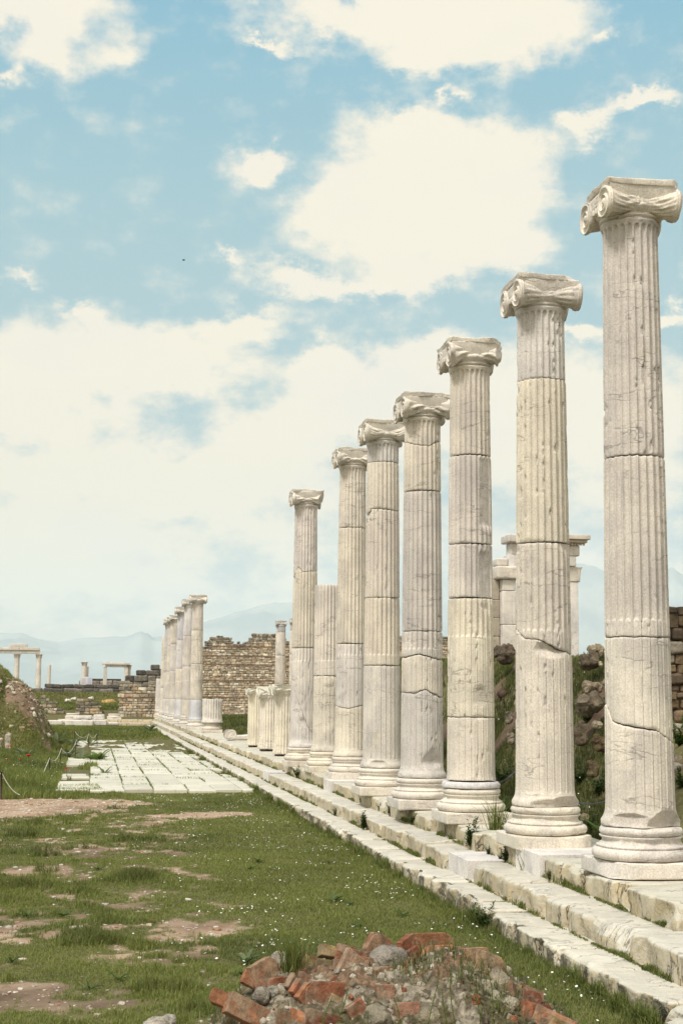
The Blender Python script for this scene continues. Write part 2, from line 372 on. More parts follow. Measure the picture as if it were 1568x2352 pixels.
def cover(x, y):
    """grass cover 0..1"""
    n = fbm(x*1., y*.75, 8, 5, .95, .62)
    right = smooth((x-(.55+.02*(y-8)))/1.6)
    hf = fbm(x*1., y*.8, 5, 5, 4.5, .7)
    c = .62+.75*n+.80*right+1.35*hf*(1-.65*right)
    c = c+.10*smooth((y-14.5)/2.)+.25*smooth((y-24)/1.)
    def blob(cx, cy, rx, ry, s):
        d = ((x-cx)/rx)**2+((y-cy)/ry)**2
        return s*(.85 if s < -1.4 else .42)*np.exp(-d*1.5)
    for b in ((-1.6, 22.6, 1.75, 1.5, -2.6), (-.2, 23.6, .8, 1.2, -1.6), (.9, 20.9, .8, .7, -1.3), (1.9, 21.5, .75, .7, -1.9), (-.5, 14.6, .5, .7, -1.1), (.05, 16.5, 1.0, .8, -.7),
              (.95, 11.3, .5, .7, -1.3), (.55, 9.9, .6, .6, -1.0), (-.4, 11.2, .6, .8, -.8), (-.3, 8.6, .7, .7, -1.1), (.35, 8.3, .5, .3, -.8), (1.25, 12.1, .35, .4, -.9), (1.7, 13.2, .3, .35, -.6),
              (.44, 13.9, .35, .5, 1.2), (-.62, 13.4, .6, .5, 1.2), (0., 12.6, .7, .4, .7), (.3, 9.3, .4, .3, .8), (-.3, 9.35, .3, .3, .9)):
        c = c+blob(*b)
    c = np.where(y > 24.6, np.maximum(c, .55+.5*smooth((y-25)/2)+.5*n), c)
    # scrub on the mound and the bank
    mound = (x < -1.) & (y > 40) & (y < 72)
    c = np.where(mound, .36+1.5*fbm(x, y, 4, 5, 1.1)+.75*smooth((-2.45-x)/.3)+.5*smooth((x+1.25)/.2)+.3*smooth((43-y)/1.), c)
    bank = x > 4.5
    c = np.where(bank, .80+1.6*fbm(x, y, 6, 5, 1.1)-.20*smooth((x-6.1)/.5)+.35*(1-smooth((x-hill_toe(y)-.5)/.7)), c)
    return np.clip(c, 0, 1)
def axis(segs):
    out = []
    for a, b, s in segs: out.append(np.arange(a, b, s))
    out.append([segs[-1][1]]); return np.concatenate(out)
xs = axis([(-26000, -2000, 4000), (-2000, -100, 380), (-100, -12, 8), (-12, -4, .5), (-4, 3, .09), (3, 4.45, .29), (4.45, 9, .07), (9, 26, .5), (26, 100, 8), (100, 2000, 380), (2000, 26000, 4000)])
ys = axis([(-2000, -60, 400), (-60, 3, 3), (3, 30, .12), (30, 62, .2), (62, 126, .6), (126, 400, 12), (400, 2000, 200), (2000, 26000, 4000)])
YY, XX = np.meshgrid(ys, xs, indexing='ij')
ZZ = gh(XX, YY); CV = cover(XX, YY)
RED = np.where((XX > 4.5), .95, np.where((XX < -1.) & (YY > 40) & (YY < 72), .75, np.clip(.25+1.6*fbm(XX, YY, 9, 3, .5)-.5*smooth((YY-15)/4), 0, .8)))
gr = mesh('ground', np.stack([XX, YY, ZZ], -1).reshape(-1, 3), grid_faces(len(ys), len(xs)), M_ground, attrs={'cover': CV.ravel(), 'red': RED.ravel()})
tag(gr, kind='structure')
# ------------------------------------------------------------------ mountains
MT = [(-60, 1.6), (-30, 2.2), (-12, 2.6), (-3.69, 2.39), (-2.85, 2.37), (-2.18, 2.18), (-1.34, 2.05), (-.67, 2.22), (1.2, 2.32), (1.8, 2.55), (2.32, 2.28), (2.92, 2.48), (4.46, 3.02), (5.15, 3.2), (6.54, 3.66), (7.59, 3.74), (10, 4.2), (13, 4.9), (15.82, 5.29), (19.27, 5.32), (20.46, 4.93), (22.9, 5.07), (23.28, 4.81), (30, 4.4), (45, 3.2), (70, 2.)]
az_ = RAD(1)*np.arange(-60, 70, .12); dd = np.linspace(10500, 20500, 46)
A, D = np.meshgrid(az_, dd, indexing='ij')
crest = np.interp(np.degrees(A), [q[0] for q in MT], [q[1] for q in MT])
Hc = np.tan(np.radians(crest))*15500
s_ = (D-10500)/5000.
prf = np.where(s_ < 1, smooth(s_)**.8, 1-.6*smooth(s_-1))
X_, Y_ = D*np.sin(A), D*np.cos(A)
rn = 1-np.abs(fbm(X_/900, Y_/900, 1, 5, 1.))*1.2
Z_ = -75+(Hc+75)*prf*(1+.22*(rn-.85)*np.where(np.abs(s_-1) < .12, .25, 1.))
def mt_mat():
    m, g = mat('hazy_mountain'); P = g.n('ShaderNodeTexCoord', None, 'Object'); n = g.noise(P, .0012, 8, .6)
    finish(g, g.mix(g.ss(n, .35, .65), (.30, .36, .39), (.40, .45, .46)), .95, None); return m  # pale bluish base colour carries part of the distance haze
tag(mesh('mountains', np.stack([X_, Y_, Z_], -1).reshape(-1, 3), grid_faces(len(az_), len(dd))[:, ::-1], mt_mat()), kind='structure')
# far town in the valley
tb = MB()
for i in range(120):
    a = RAD(rng.uniform(-3.2, .4)); d = rng.uniform(2600, 4200); x, y = d*math.sin(a), d*math.cos(a)
    V, F = box8(x-9, x+9, y-6, y+6, -72, -72+rng.uniform(8, 26)+max(0, (d-2600)*.006)); tb.add(V, F, (.6, .57, .52))
tag(tb.build('town', M_mason, None, False), 'pale far off town spread across the hazy valley floor', 'town', kind='stuff')
# ------------------------------------------------------------------ column parts
NFL = 24
T_FINE = np.array([-1, -.84, -.77, -.66, -.45, -.2, .1, .36, .6, .74, .82]); T_MED = np.array([-1, -.8, -.7, -.35, 0, .35, .7, .8]); T_LOW = np.array([-1, -.78, -.3, .3, .78])
def shaft_r(z, rb=.25, rt=.213, z0=.35, z1=4.9):
    s = np.clip((z-z0)/(z1-z0), 0, 1); return rb+(rt-rb)*s**1.25
def edgefn(spec, seed, R=.25):
    """spec: float z or list of (u,z), u=-1..1 left to right as seen from the court end"""
    def f(th):
        u = np.sin(th+RAD(110-0))*0+np.cos(th-RAD(-20))
        if isinstance(spec, (int, float)): z = np.full_like(th, float(spec)); a = .006
        else:
            z = np.interp(u, [p[0] for p in spec], [p[1] for p in spec]); a = .012
        return z+a*fbm(np.cos(th)*3+seed, np.sin(th)*3, seed, 4, 1.6)
    return f
def drum(z0, z1, e0, e1, cab, f0, f1, T, dz, seed, chips=(), rough=1., rb=.25, rt=.213, dr=0., zs=(.35, 4.9), solid_top=True, flare=True):
    """one shaft drum between edge functions e0,e1. cab: below this z flutes are filled; f0,f1: where flutes end"""
    th = ((np.arange(NFL)[:, None]+(T[None, :]+1)/2)*2*math.pi/NFL).ravel(); t = np.tile(T, NFL)
    nz = max(3, int((z1-z0)/dz)); s = np.linspace(0, 1, nz)
    bl = .012/(z1-z0); ex = [(q-z0)/(z1-z0) for e_ in (f0, f1, cab) for q in np.linspace(e_-.035, e_+.012, 8) if z0 < q < z1]; s = np.unique(np.concatenate([s, [bl*.4, bl, 1-bl, 1-bl*.4], ex]))
    zb, zt = e0(th), e1(th)
    Z = zb[None]+s[:, None]*(zt-zb)[None]; TH = np.broadcast_to(th, Z.shape); TT = np.broadcast_to(t, Z.shape)
    R0 = shaft_r(Z, rb, rt, *zs)+dr
    if flare:
        R0 = R0+.035*np.exp(-np.clip(Z-(zs[0]+.045), 0, 9)/.035)*(f0 < 9)+.022*np.exp(-np.clip((f1+.03)-Z, 0, 9)/.03)*(f1 < 9)
    k = R0/.25
    a = .030
    ua = np.clip((f1-Z)/a, 0, 1); ub = np.clip((Z-f0)/a, 0, 1)
    wv = .80*np.sqrt(np.clip(1-(1-ua)**2, 0, 1))*np.sqrt(np.clip(1-(1-ub)**2, 0, 1))
    inside = np.clip(1-(TT/np.maximum(wv, 1e-4))**2, 0, 1)
    deep = .024*k*np.sqrt(inside)*(wv > .02)
    ct = cab-.03*(TT/.8)**2
    isc = smooth((ct-Z)/.02+.5)
    shal = (.0055*(inside > .0)+.0036*np.exp(-((np.abs(TT)-wv*.9)/.13)**2)*(inside > 0))*(wv > .02)
    R = R0-deep*(1-isc)-shal*isc
    cx, cy = np.cos(TH), np.sin(TH)
    px, py = cx*.25+seed*3.1, cy*.25+seed*1.7
    R = R+rough*(.0010*fbm(px, py, Z, 3, 22.)+.0008*fbm(px, py, Z+5, 3, 4.))
    fil = smooth((np.abs(TT)-.62)/.2)
    ch = fbm(px, py, Z*.8+3, 4, 13.)
    bite = np.clip((ch-.36)*.25, 0, .018)*smooth((vnoise(px*1.3+seed*2, py*1.3, Z*.7)+.25)/.4)*fil*rough
    R = R-bite
    db = np.minimum(Z-zb[None], zt[None]-Z)
    en = fbm(px, py, Z+8, 4, 7.)*.5+.5
    eb = np.clip(en*1.6-.78-db/.07, 0, 1)
    R = R-.03*eb*rough-.005*np.exp(-np.clip(db, 0, 9)/.006)
    dmg = np.clip(bite/.010+eb*2.5, 0, 1)
    for (tdeg, zc, hh, dep, tilt) in chips:
        tc_ = RAD(tdeg); cosd = np.cos(TH-tc_); D_ = (shaft_r(zc, rb, rt, *zs)-dep)
        D2 = D_+np.clip(np.abs(Z-zc)-hh, 0, 9)*1.3+.006*fbm(px, py, Z+2, 4, 14.)
        rm = (D2*math.cos(RAD(tilt))-(Z-zc)*math.sin(RAD(tilt)))/(np.maximum(cosd, .05)*math.cos(RAD(tilt)))
        hit = (rm < R) & (cosd > .3)
        dmg = np.where(hit, 1., dmg); R = np.where(hit, np.maximum(rm, R-.14), R)
    V = np.stack([R*cx, R*cy, Z], -1).reshape(-1, 3); F = grid_faces(len(s), len(th), True)
    n = len(th); base = len(V); D_ = list(dmg.ravel())
    caps = []
    for row, sg in ((0, 1), (len(s)-1, -1)):
        ring = V[row*n:(row+1)*n].copy(); r2 = ring.copy(); r2[:, :2] *= .86; r2[:, 2] += sg*.003
        idx = len(V); cpt = r2.mean(0)[None]; V = np.vstack([V, r2, cpt]); D_ += [.6]*(n+1)
        j = np.arange(n); j2 = (j+1) % n
        q = np.stack([row*n+j, idx+j, idx+j2, row*n+j2], 1); tr = np.stack([idx+j, np.full(n, idx+n), idx+j2], 1)
        if row: q = q[:, ::-1]; tr = tr[:, ::-1]
        caps.append((q, tr))
    F4 = np.vstack([F]+[c[0] for c in caps]); F3 = np.vstack([c[1] for c in caps])
    return V, [F4, F3], np.array(D_)
def lathe(prof, n=96, seed=0., amp=.002, planes=(), fr=6., chip=.0):
    prof = np.array(prof, float)
    # subdivide profile
    pts = [prof[0]]
    for a, b in zip(prof[:-1], prof[1:]):
        k = max(1, int(np.linalg.norm(b-a)/.012)); pts += [a+(b-a)*(i+1)/k for i in range(k)]
    P = np.array(pts); th = np.arange(n)*2*math.pi/n
    R = np.broadcast_to(P[:, 0][:, None], (len(P), n)); Z = np.broadcast_to(P[:, 1][:, None], (len(P), n)); cx, cy = np.cos(th)[None], np.sin(th)[None]
    d = amp*fbm(R*cx+seed, R*cy, Z, 4, fr*2)-chip*np.clip(fbm(R*cx+seed, R*cy, Z*1.5, 4, fr)-.22, 0, 1)
    R2 = np.maximum(R+d*(R > .02), 0)
    V = np.stack([R2*cx, R2*cy, Z+0*cx], -1).reshape(-1, 3); F = grid_faces(len(P), n, True)
    V = cutp(V, planes, seed)
    return V, F
def cutp(V, planes, seed=0., na=.01):
    for (nx, ny, nz, dd_) in planes:
        nn = np.array([nx, ny, nz], float); nn /= np.linalg.norm(nn)
        o = V@nn-dd_-na*fbm(V[:, 0]+seed, V[:, 1], V[:, 2], 4, 12.); V = V-np.maximum(o, 0)[:, None]*nn
    return V
def torus_prof(r, z0, z1, bulge, k=7):
    a = np.linspace(-math.pi/2, math.pi/2, k); h = (z1-z0)/2
    return [(r+bulge*math.cos(q), (z0+z1)/2+h*math.sin(q)) for q in a]
BASE_PROF = [(.01, .112), (.29, .112)]+torus_prof(.315, .115, .20, .045)+[(.325, .205), (.325, .215), (.30, .225), (.283, .245), (.285, .262), (.302, .274), (.302, .284)]+torus_prof(.275, .286, .345, .030)+[(.26, .349), (.01, .350)]
def spiral_disc(R, depth, turns=2.4, nr=34, na=72, eye=.24):
    """carved volute lying in the yz plane, facing -x; a domed disc with a raised spiral fillet"""
    rr = np.concatenate([np.linspace(0, 1, nr)]); a = np.arange(na)*2*math.pi/na
    RR, AA = np.meshgrid(rr, a, indexing='ij')
    rho = np.clip(RR, 1e-3, 1)
    ph = (np.log(rho/eye)/math.log(1/eye)*turns-AA/(2*math.pi)) % 1.
    ridge = np.exp(-((ph-.5)/.17)**2)
    h = np.where(rho > eye, ridge*1., 1.15*np.sqrt(np.clip(1-(rho/eye)**2, 0, 1))+.1)
    h = np.where(rho > .93, .75, h)
    x = -depth*h
    V = np.stack([x, R*RR*np.cos(AA), R*RR*np.sin(AA)], -1).reshape(-1, 3); F = grid_faces(nr, na, True)
    # rim going back
    n = len(V); ring = V[-na:].copy(); ring[:, 0] = depth*1.2; V = np.vstack([V, ring]); j = np.arange(na); j2 = (j+1) % na
    return V, np.vstack([F, np.stack([n-na+j, n-na+j2, n+j2, n+j], 1)])
def capital(parent, z, col, style='acanthus', seed=0., planes=(), lod=0, rz=0., scale=1., abacus_planes=(), mat_=None):
    """Ionic capital: volute faces towards -x/+x, bolsters on the -y/+y sides. > abacus, volute, bolster"""
    mt = mat_ or M_marble
    nx = 60 if lod == 0 else 24; na = 64 if lod == 0 else 24
    def put(V, F, name, amp=.004):
        V = V+amp*np.stack([fbm(V[:, 0]+seed+i*7, V[:, 1], V[:, 2], 4, 14.) for i in range(3)], 1)
        V = cutp(V, planes, seed); V = rot(V, 0, 0, rz)*scale; V[:, 2] += z
        m = mesh(name, V, F, mt, parent, True, {'dmg': np.zeros(len(V))}, col); return m
    wear = .028 if style == 'worn' else .012
    mb = MB()
    # echinus with egg-like swellings
    P = [(.01, .0), (.215, .0), (.222, .012), (.236, .018), (.236, .03), (.226, .036), (.25, .055), (.272, .085), (.26, .11), (.2, .115)]
    V, F = lathe(P, 96 if lod == 0 else 32, seed, .003)
    ang = np.arctan2(V[:, 1], V[:, 0]); rr = np.hypot(V[:, 0], V[:, 1]); k = np.where((V[:, 2] > .04) & (rr > .2), 1+.05*np.abs(np.cos(ang*10))-.03, 1); V[:, 0] *= k; V[:, 1] *= k
    mb.add(V, F)
    V, F = rbox(.545, .57, .15, .01, (6, 6, 10), .003, 8., seed); V[:, :2] *= (1-.13*np.clip(.5-V[:, 2:3]/.15, 0, 1)**1.4); V[:, 2] += .165; mb.add(V, F)
    V, F = rbox(.035, .34, .10, .012, (2, 8, 3), .004, 10., seed)
    for sx in (-1, 1):
        for ky in range(-2, 3):        # egg-and-dart between the volutes
            E, EF = rbox(.05, .042, .062, .02, (1, 1, 1)); E = E+[sx*.262, ky*.052, .10]; mb.add(E, EF)
        B = V.copy(); B = B+[sx*.262, 0, .175]; mb.add(B, F)
    body = put(np.vstack(mb.V), [np.vstack(f) for f in mb.F.values()], 'capital', .003)
    def sub(V, F, name, amp=.003, extra=()):
        V = V+wear*np.stack([fbm(V[:, 0]+seed*3+i*5, V[:, 1]+seed, V[:, 2], 3, 6.) for i in range(3)], 1)
        V = V+amp*np.stack([fbm(V[:, 0]+seed+i*7, V[:, 1], V[:, 2], 4, 14.) for i in range(3)], 1)
        V = cutp(V, list(planes)+list(extra), seed); V = rot(V, 0, 0, rz)*scale; V[:, 2] += z
        d = np.zeros(len(V)); return mesh(name, V, F, mt, body, True, {'dmg': d}, col)
    # bolsters
    for sy in (-1, 1):
        x = np.linspace(-.275, .275, nx); a = np.arange(na)*2*math.pi/na
        X, A_ = np.meshgrid(x, a, indexing='ij'); u = np.abs(X)/.275
        Rr = .062+.062*u**2.0
        Rr = Rr+np.where(u > .92, .005, 0)
        if style == 'acanthus':
            lf = (.5+.5*np.cos(A_*9+np.sin(u*9)*.9))*np.exp(-((u-.5)/.26)**2)
            Rr = Rr+.011*lf+.006*np.cos(A_*18+u*16)*np.exp(-((u-.6)/.3)**2)
            Rr = Rr+.005*np.cos(A_*12+X*90)*np.cos(A_*12-X*90)*(u < .24)
        elif style == 'palmette':
            lf = np.abs(np.cos(A_*6.))**.6*smooth((u-.18)/.2)*(1-smooth((u-.72)/.10)); Rr = Rr+.012*lf+.004*(u < .15)+.003*np.cos(A_*10+X*120)*(u < .15)
            Rr = Rr+.004*((u > .80) & (u < .84))
        else:
            Rr = Rr+.010*np.cos(A_*7+u*8*sy)*np.exp(-((u-.55)/.35)**2)+.012*fbm(X+seed, np.cos(A_)*.2, np.sin(A_)*.2, 4, 12.)
            Rr = Rr+.006*(u < .08)
        V = np.stack([X, sy*.20+Rr*np.cos(A_)*.98, .112+Rr*np.sin(A_)], -1).reshape(-1, 3)
        sub(V, grid_faces(nx, na, True)[:, ::-1], 'bolster')
        for sx in (-1, 1):
            V, F = spiral_disc(.124, .020, 2.0, 30 if lod == 0 else 10, 64 if lod == 0 else 24)
            if sx > 0: V = V*[-1, 1, 1]; F = F[:, ::-1]
            if sy > 0: V = V*[1, -1, 1]; F = F[:, ::-1]
            V = V+[sx*.279, sy*.20, .112]; sub(V, F, 'volute', .002)
    # abacus: splayed moulding with egg pattern
    V, F = rbox(.585, .60, .052, .008, (26 if lod == 0 else 6, 26 if lod == 0 else 6, 3), 0)
    s = np.clip((V[:, 2]+.028)/.056, 0, 1); inset = .010*(1-s)**1.8
    V[:, 0] -= np.sign(V[:, 0])*inset*(np.abs(V[:, 0]) > .27); V[:, 1] -= np.sign(V[:, 1])*inset*(np.abs(V[:, 1]) > .28)
    if lod == 0:
        V[:, 1] -= np.sign(V[:, 1])*.007*(np.abs(np.sin(V[:, 0]*48)) < .36)*(vnoise(V[:, 0]*3+seed, 1.) > -.2)*(np.abs(V[:, 1]) > .24)*(s < .8)
        V[:, 0] -= np.sign(V[:, 0])*.007*(np.abs(np.sin(V[:, 1]*48)) < .36)*(np.abs(V[:, 0]) > .25)*(s < .8)
    V[:, 2] += .254; sub(V, F, 'abacus', .003, abacus_planes)
    return body
def plinth(parent, col, seed, half=.345, planes=(), h=.113, amp=.006):
    V, F = rbox(half*2, half*2, h, .014, (10, 10, 3), amp, 7., seed, planes, .012); V[:, 2] += h/2
    o = mesh('plinth', V, F, M_marble, parent, True, {'dmg': np.zeros(len(V))}, col); return o
def base(parent, col, seed, planes=(), n=96, amp=.003, chip=.05):
    V, F = lathe(BASE_PROF, n, seed, amp, planes, 5., chip)
    return mesh('base', V, F, M_marble, parent, True, {'dmg': np.zeros(len(V))}, col)
SZ = .46        # stylobate height
CREAM = (.66, .60, .50); GREY = (.60, .555, .50); WARM = (.67, .60, .475); PALE = (.70, .65, .56); COOL = (.56, .55, .54)
def column(name, x, y, label, drums, ztop, cab, T, dz, seed, group='standing columns of the long colonnade', cap=None, rz=0., rb=.25, rt=.213, with_base=True, flutetop=True, basecol=None, pplanes=(), bplanes=(), zbase=.35, cat='column'):
    """drums: list of (edge spec at its top, tint, chips, dr). All z above the stylobate."""
    t = empty(name, (x, y, SZ), rz, label, cat, group)
    bc = basecol or CREAM
    n = 96 if len(T) > 8 else 48
    if with_base:
        plinth(t, bc, seed, planes=pplanes); base(t, bc, seed+2, bplanes, n)
    prev = zbase+.002; pe = edgefn(prev, seed)
    for i, (top, col, chips, dr) in enumerate(drums):
        te = edgefn(top, seed+i*3.3+1)
        zt = top if isinstance(top, (int, float)) else float(np.mean([q[1] for q in top]))
        last = i == len(drums)-1
        gap = .006+.004*((seed*7+i*3) % 2)
        f0 = zbase+.115 if i == 0 and with_base else -9
        f1 = zt-.045 if last and flutetop else 99
        te2 = (lambda f, g_: (lambda th: f(th)-g_))(te, 0 if last else gap)
        V, F, dm = drum(prev, zt, pe, te2, cab, f0, f1, T, dz, seed+i*1.7, chips, 1., rb, rt, dr, (zbase, 4.9))
        mesh('drum', V, F, M_marble, t, True, {'dmg': dm}, col)
        pe = te; prev = zt
    if cap:
        capital(t, ztop-.282, cap.get('col', PALE), cap.get('style', 'acanthus'), seed, cap.get('planes', ()), cap.get('lod', 0), cap.get('rz', 0.), cap.get('scale', 1.), cap.get('ab', ()))
    return t
Z = lambda v: v-SZ
R1 = (.655, .615, .545)
column('column', 4.0, 10.17, 'nearest column at the right edge, split low down by a long slanting crack',
  [([(-1, Z(1.70)), (-.8, Z(1.575)), (-.17, Z(1.535)), (.51, Z(1.515)), (1, Z(1.42))], (.68, .63, .53), [(-60, .42, .05, .03, -25), (-128, .40, .03, .012, 10)], .004),
   (Z(2.19), (.66, .62, .52), [(-95, 1.35, .10, .006, 0)], .0), (Z(3.55), (.60, .56, .49), [], -.001), (4.925, (.535, .50, .45), [], -.003)],
  4.925+.282, Z(2.32), T_FINE, .016, 1.3, cap={'style': 'acanthus', 'col': (.70, .65, .54), 'planes': [(.7, -.6, -1.0, .30), (-1, .2, -1.2, .275)], 'ab': [(1, -1, 0, .385), (-1, 1, .2, .36)]}, basecol=(.68, .635, .55), pplanes=[(-1, -1, 0, .395), (-1, -.25, .4, .318), (.1, -1, .5, .345), (1, -1, 0, .42)])
column('column', 3.9, 12.13, 'second column from the right, with a slanting break and grey spall at mid height',
  [([(-1, Z(2.34)), (-.7, Z(2.255)), (-.2, Z(2.245)), (.4, Z(2.19)), (1, Z(2.12))], (.69, .635, .53), [(-88, Z(2.13), .03, .045, 38), (-60, .40, .03, .03, -30), (-100, .37, .02, .012, 0)], .004),
   (Z(3.10), (.67, .62, .52), [(-140, Z(3.10), .02, .03, 40), (-45, Z(3.05), .03, .015, 25)], 0.), (Z(4.57), (.66, .61, .48), [], 0.), (4.765, (.60, .575, .53), [], -.004)],
  5.04, Z(2.33), T_FINE, .016, 2.6, cap={'style': 'palmette', 'col': (.69, .645, .56), 'planes': [(.85, -.5, -.9, .30), (-.6, -.9, -1.2, .285)], 'ab': [(1, -1, .6, .385)]}, basecol=(.70, .645, .52), pplanes=[(1, -1, 0, .40), (-1, -1, 0, .45), (.3, -1, .6, .35)])
column('column', 3.9, 14.62, 'third column from the right, with a smooth new ring above its base',
  [(.43, (.66, .65, .64), [], .02), (Z(1.54), (.68, .625, .52), [], 0.), (Z(2.78), (.68, .63, .49), [(-80, Z(1.75), .08, .02, 0)], 0.), (Z(3.35), (.60, .56, .50), [(-62, Z(3.0), .25, .035, 0)], -.002), (Z(4.30), (.61, .565, .50), [(-58, Z(3.9), .35, .03, 0)], 0.), (4.80, (.64, .59, .49), [], -.003)],
  5.08, Z(2.38), T_FINE, .02, 3.7, cap={'style': 'worn', 'col': (.69, .645, .55), 'planes': [(1., -.6, -1.1, .20), (1, -.9, .1, .36), (-.4, -1, -.9, .235)]}, basecol=(.70, .65, .54))
column('column', 3.81, 16.5, 'fourth column from the right, greyish shaft ringed by a wavy crack',
  [([(-1, Z(1.80)), (-.4, Z(1.78)), (.3, Z(1.83)), (1, Z(1.74))], (.58, .55, .50), [(-70, .62, .10, .03, -15)], 0.), ([(-1, Z(2.20)), (0, Z(2.24)), (1, Z(2.18))], (.64, .59, .49), [], 0.),
   (Z(2.51), (.64, .60, .53), [], 0.), (Z(4.18), (.565, .53, .475), [], -.001), ([(-1, Z(4.78)), (-.3, Z(4.73)), (.5, Z(4.71)), (1, Z(4.79))], (.65, .60, .49), [], 0.), (4.60, (.63, .58, .48), [], -.002)],
  4.88, Z(2.31), T_FINE, .022, 4.9, cap={'style': 'worn', 'col': (.69, .65, .55), 'planes': [(-.2, -1, -1., .235), (-1, -.3, -.9, .25)]}, basecol=(.68, .63, .54))
column('column', 3.79, 18.8, 'fifth column from the right, its joint bitten out on the left near the top',
  [(Z(2.16), (.61, .575, .50), [(-110, .42, .02, .01, 0)], 0.), (Z(3.06), (.66, .60, .48), [], 0.), ([(-1, Z(4.18)), (-.6, Z(4.26)), (1, Z(4.24))], (.65, .595, .50), [(-175, Z(4.18), .05, .03, 20)], 0.), (Z(4.90), (.66, .61, .50), [], 0.), (4.87, (.60, .58, .54), [], -.002)][:4]+[(4.72, (.60, .58, .54), [], -.002)],
  5.0, Z(2.30), T_MED, .03, 5.3, cap={'style': 'acanthus', 'col': (.69, .65, .55)}, basecol=(.68, .63, .53))
column('column', 4.02, 22.4, 'sixth column from the right, plain fluted shaft with thin veins under a broken capital',
  [([(-1, Z(1.60)), (0, Z(1.56)), (1, Z(1.62))], (.67, .62, .49), [], 0.), (Z(2.58), (.58, .55, .50), [], 0.), (Z(4.43), (.66, .61, .49), [], 0.), (4.97, (.65, .60, .50), [], -.002)],
  5.25, Z(2.40), T_MED, .035, 6.1, cap={'style': 'worn', 'col': (.70, .66, .56), 'lod': 0, 'planes': [(1, -.7, -.8, .27)]}, basecol=(.67, .62, .52))
column('column', 3.97, 24.42, 'column broken off without a capital, between two taller ones',
  [(Z(2.10), (.68, .63, .51), [], 0.), (Z(3.66), (.68, .63, .54), [], 0.)], 3.2, Z(2.36), T_MED, .04, 7.7, flutetop=False, basecol=(.70, .64, .5))
column('column', 3.86, 26.48, 'farthest tall column of the near group, its shaft split by a steep crack',
  [([(-1, Z(2.0)), (-.3, Z(1.7)), (.5, Z(1.2)), (1, Z(1.0))], (.60, .57, .53), [(-100, .8, .06, .03, 10)], 0.), (Z(2.64), (.64, .60, .53), [], .001), ([(-1, Z(3.95)), (-.5, Z(4.15)), (0, Z(4.06)), (1, Z(4.08))], (.65, .60, .48), [(-190, Z(4.0), .06, .04, 0)], 0.), (4.868, (.62, .575, .52), [], -.001)],
  5.15, Z(2.40), T_MED, .04, 8.3, cap={'style': 'worn', 'col': (.70, .66, .57), 'planes': [(1, -.7, -.6, .24)]}, basecol=(.68, .62, .5))
# short stumps with capital fragments
def stump(x, y, ztop, label, capk, seed, col):
    t = empty('column_stump', (x, y, SZ), 0, label, 'column stump', 'short column stumps in the middle of the row')
    V, F, dm = drum(.05, ztop, edgefn(.05, seed), edgefn(ztop, seed+1), -9, -9, ztop-.03 if capk else 99, T_MED, .05, seed, [], 1., .25, .24, 0., (.05, 2.))
    mesh('drum', V, F, M_marble, t, True, {'dmg': dm}, col)
    V, F = rbox(.40, .40, .05, .01, (3, 3, 1), .003); V[:, 2] += .025
    mesh('dark_recess', V, F, M_metal, t)  # dark slab put in for the shade of the recess under the drum
    if capk: 
        capital(t, ztop-.05, (.69, .66, .53), 'worn', seed, capk.get('planes', ()), 0, 0, capk.get('s', 1.))
    return t
stump(4.11, 30.9, Z(1.83), 'nearest of the three short stumps, topped by the largest capital fragment', {'planes': [(0, 0, 1, .19)], 's': 1.12}, 9.1, (.68, .63, .49))
stump(4.12, 33.85, Z(1.74), 'middle one of the three short stumps, its capital piece tilted and broken', {'planes': [(.5, -.3, 1, .17)]}, 10.2, (.69, .64, .52))
stump(4.13, 36.46, Z(1.83), 'farthest of the three short stumps, with a thin flat capital slab', {'planes': [(0, 0, 1, .16)]}, 11.4, (.68, .63, .47))
# lying capital fragment
t = empty('capital_fragment', (4.14+.2, 42.3, SZ), .1, 'broken volute capital lying on the stylobate edge beyond the stumps', 'stone fragment')
V, F = rbox(.95, .5, .14, .04, (8, 5, 3), .02, 5., 3.); V[:, 2] += .08+.05*np.abs(V[:, 0]); o = mesh('capital', V, F, M_marble, t, True, None, PALE)
V, F = spiral_disc(.15, .02, 2.2, 14, 32); V = rot(V, 0, 0, RAD(90))+[-.36, -.24, .17]; mesh('volute', V, F, M_marble, o, True, None, PALE)
V = rot(V-[-.36, -.24, .17], 0, 0, 0)*[1, -1, 1]+[-.36, .24, .17]; mesh('volute', V, F[:, ::-1], M_marble, o, True, None, PALE)
# the far group
FAR = [(3.94, 56.2, 5.65, (.60, .60, .60), 'tallest looking of the distant columns, bluish grey at its foot, beside a short fluted drum'),
       (3.92, 61.2, 5.83, (.64, .60, .50), 'distant column half hidden just behind the foremost distant one'),
       (3.92, 66.1, 5.77, (.60, .60, .62), 'distant column with bright streaked upper shaft and wide capital, third of the far group'),
       (3.92, 71.5, 5.72, (.63, .60, .55), 'distant column with a small grey capital, fourth of the far group'),
       (3.92, 74.7, 5.78, (.66, .61, .50), 'distant column with its capital turned pale side out, fifth of the far group'),
       (3.92, 77.8, 5.83, (.60, .58, .56), 'slim looking distant column sixth in the far group, at the end of the taller ones')]
for i, (x, y, zt, c, lb) in enumerate(FAR):
    h = zt-SZ
    cs = [c, (.66, .61, .50), (.62, .57, .50), (.64, .62, .60)]
    column('column', x, y, lb, [(Z(1.6), cs[0] if i else (.58, .60, .64), [], 0.), (Z(3.0), cs[i % 2+1], [], 0.), (Z(4.3), cs[(i+1) % 4], [], -.001), (h-.282, cs[(i+2) % 4], [], -.002)], h, Z(2.4), T_LOW, .12, 12+i*1.3, group='distant columns at the far end of the row',
       cap={'style': 'worn', 'col': (.72, .69, .61), 'lod': 1, 'scale': 1.15 if i in (0, 2) else 1.05}, basecol=(.68, .65, .57))
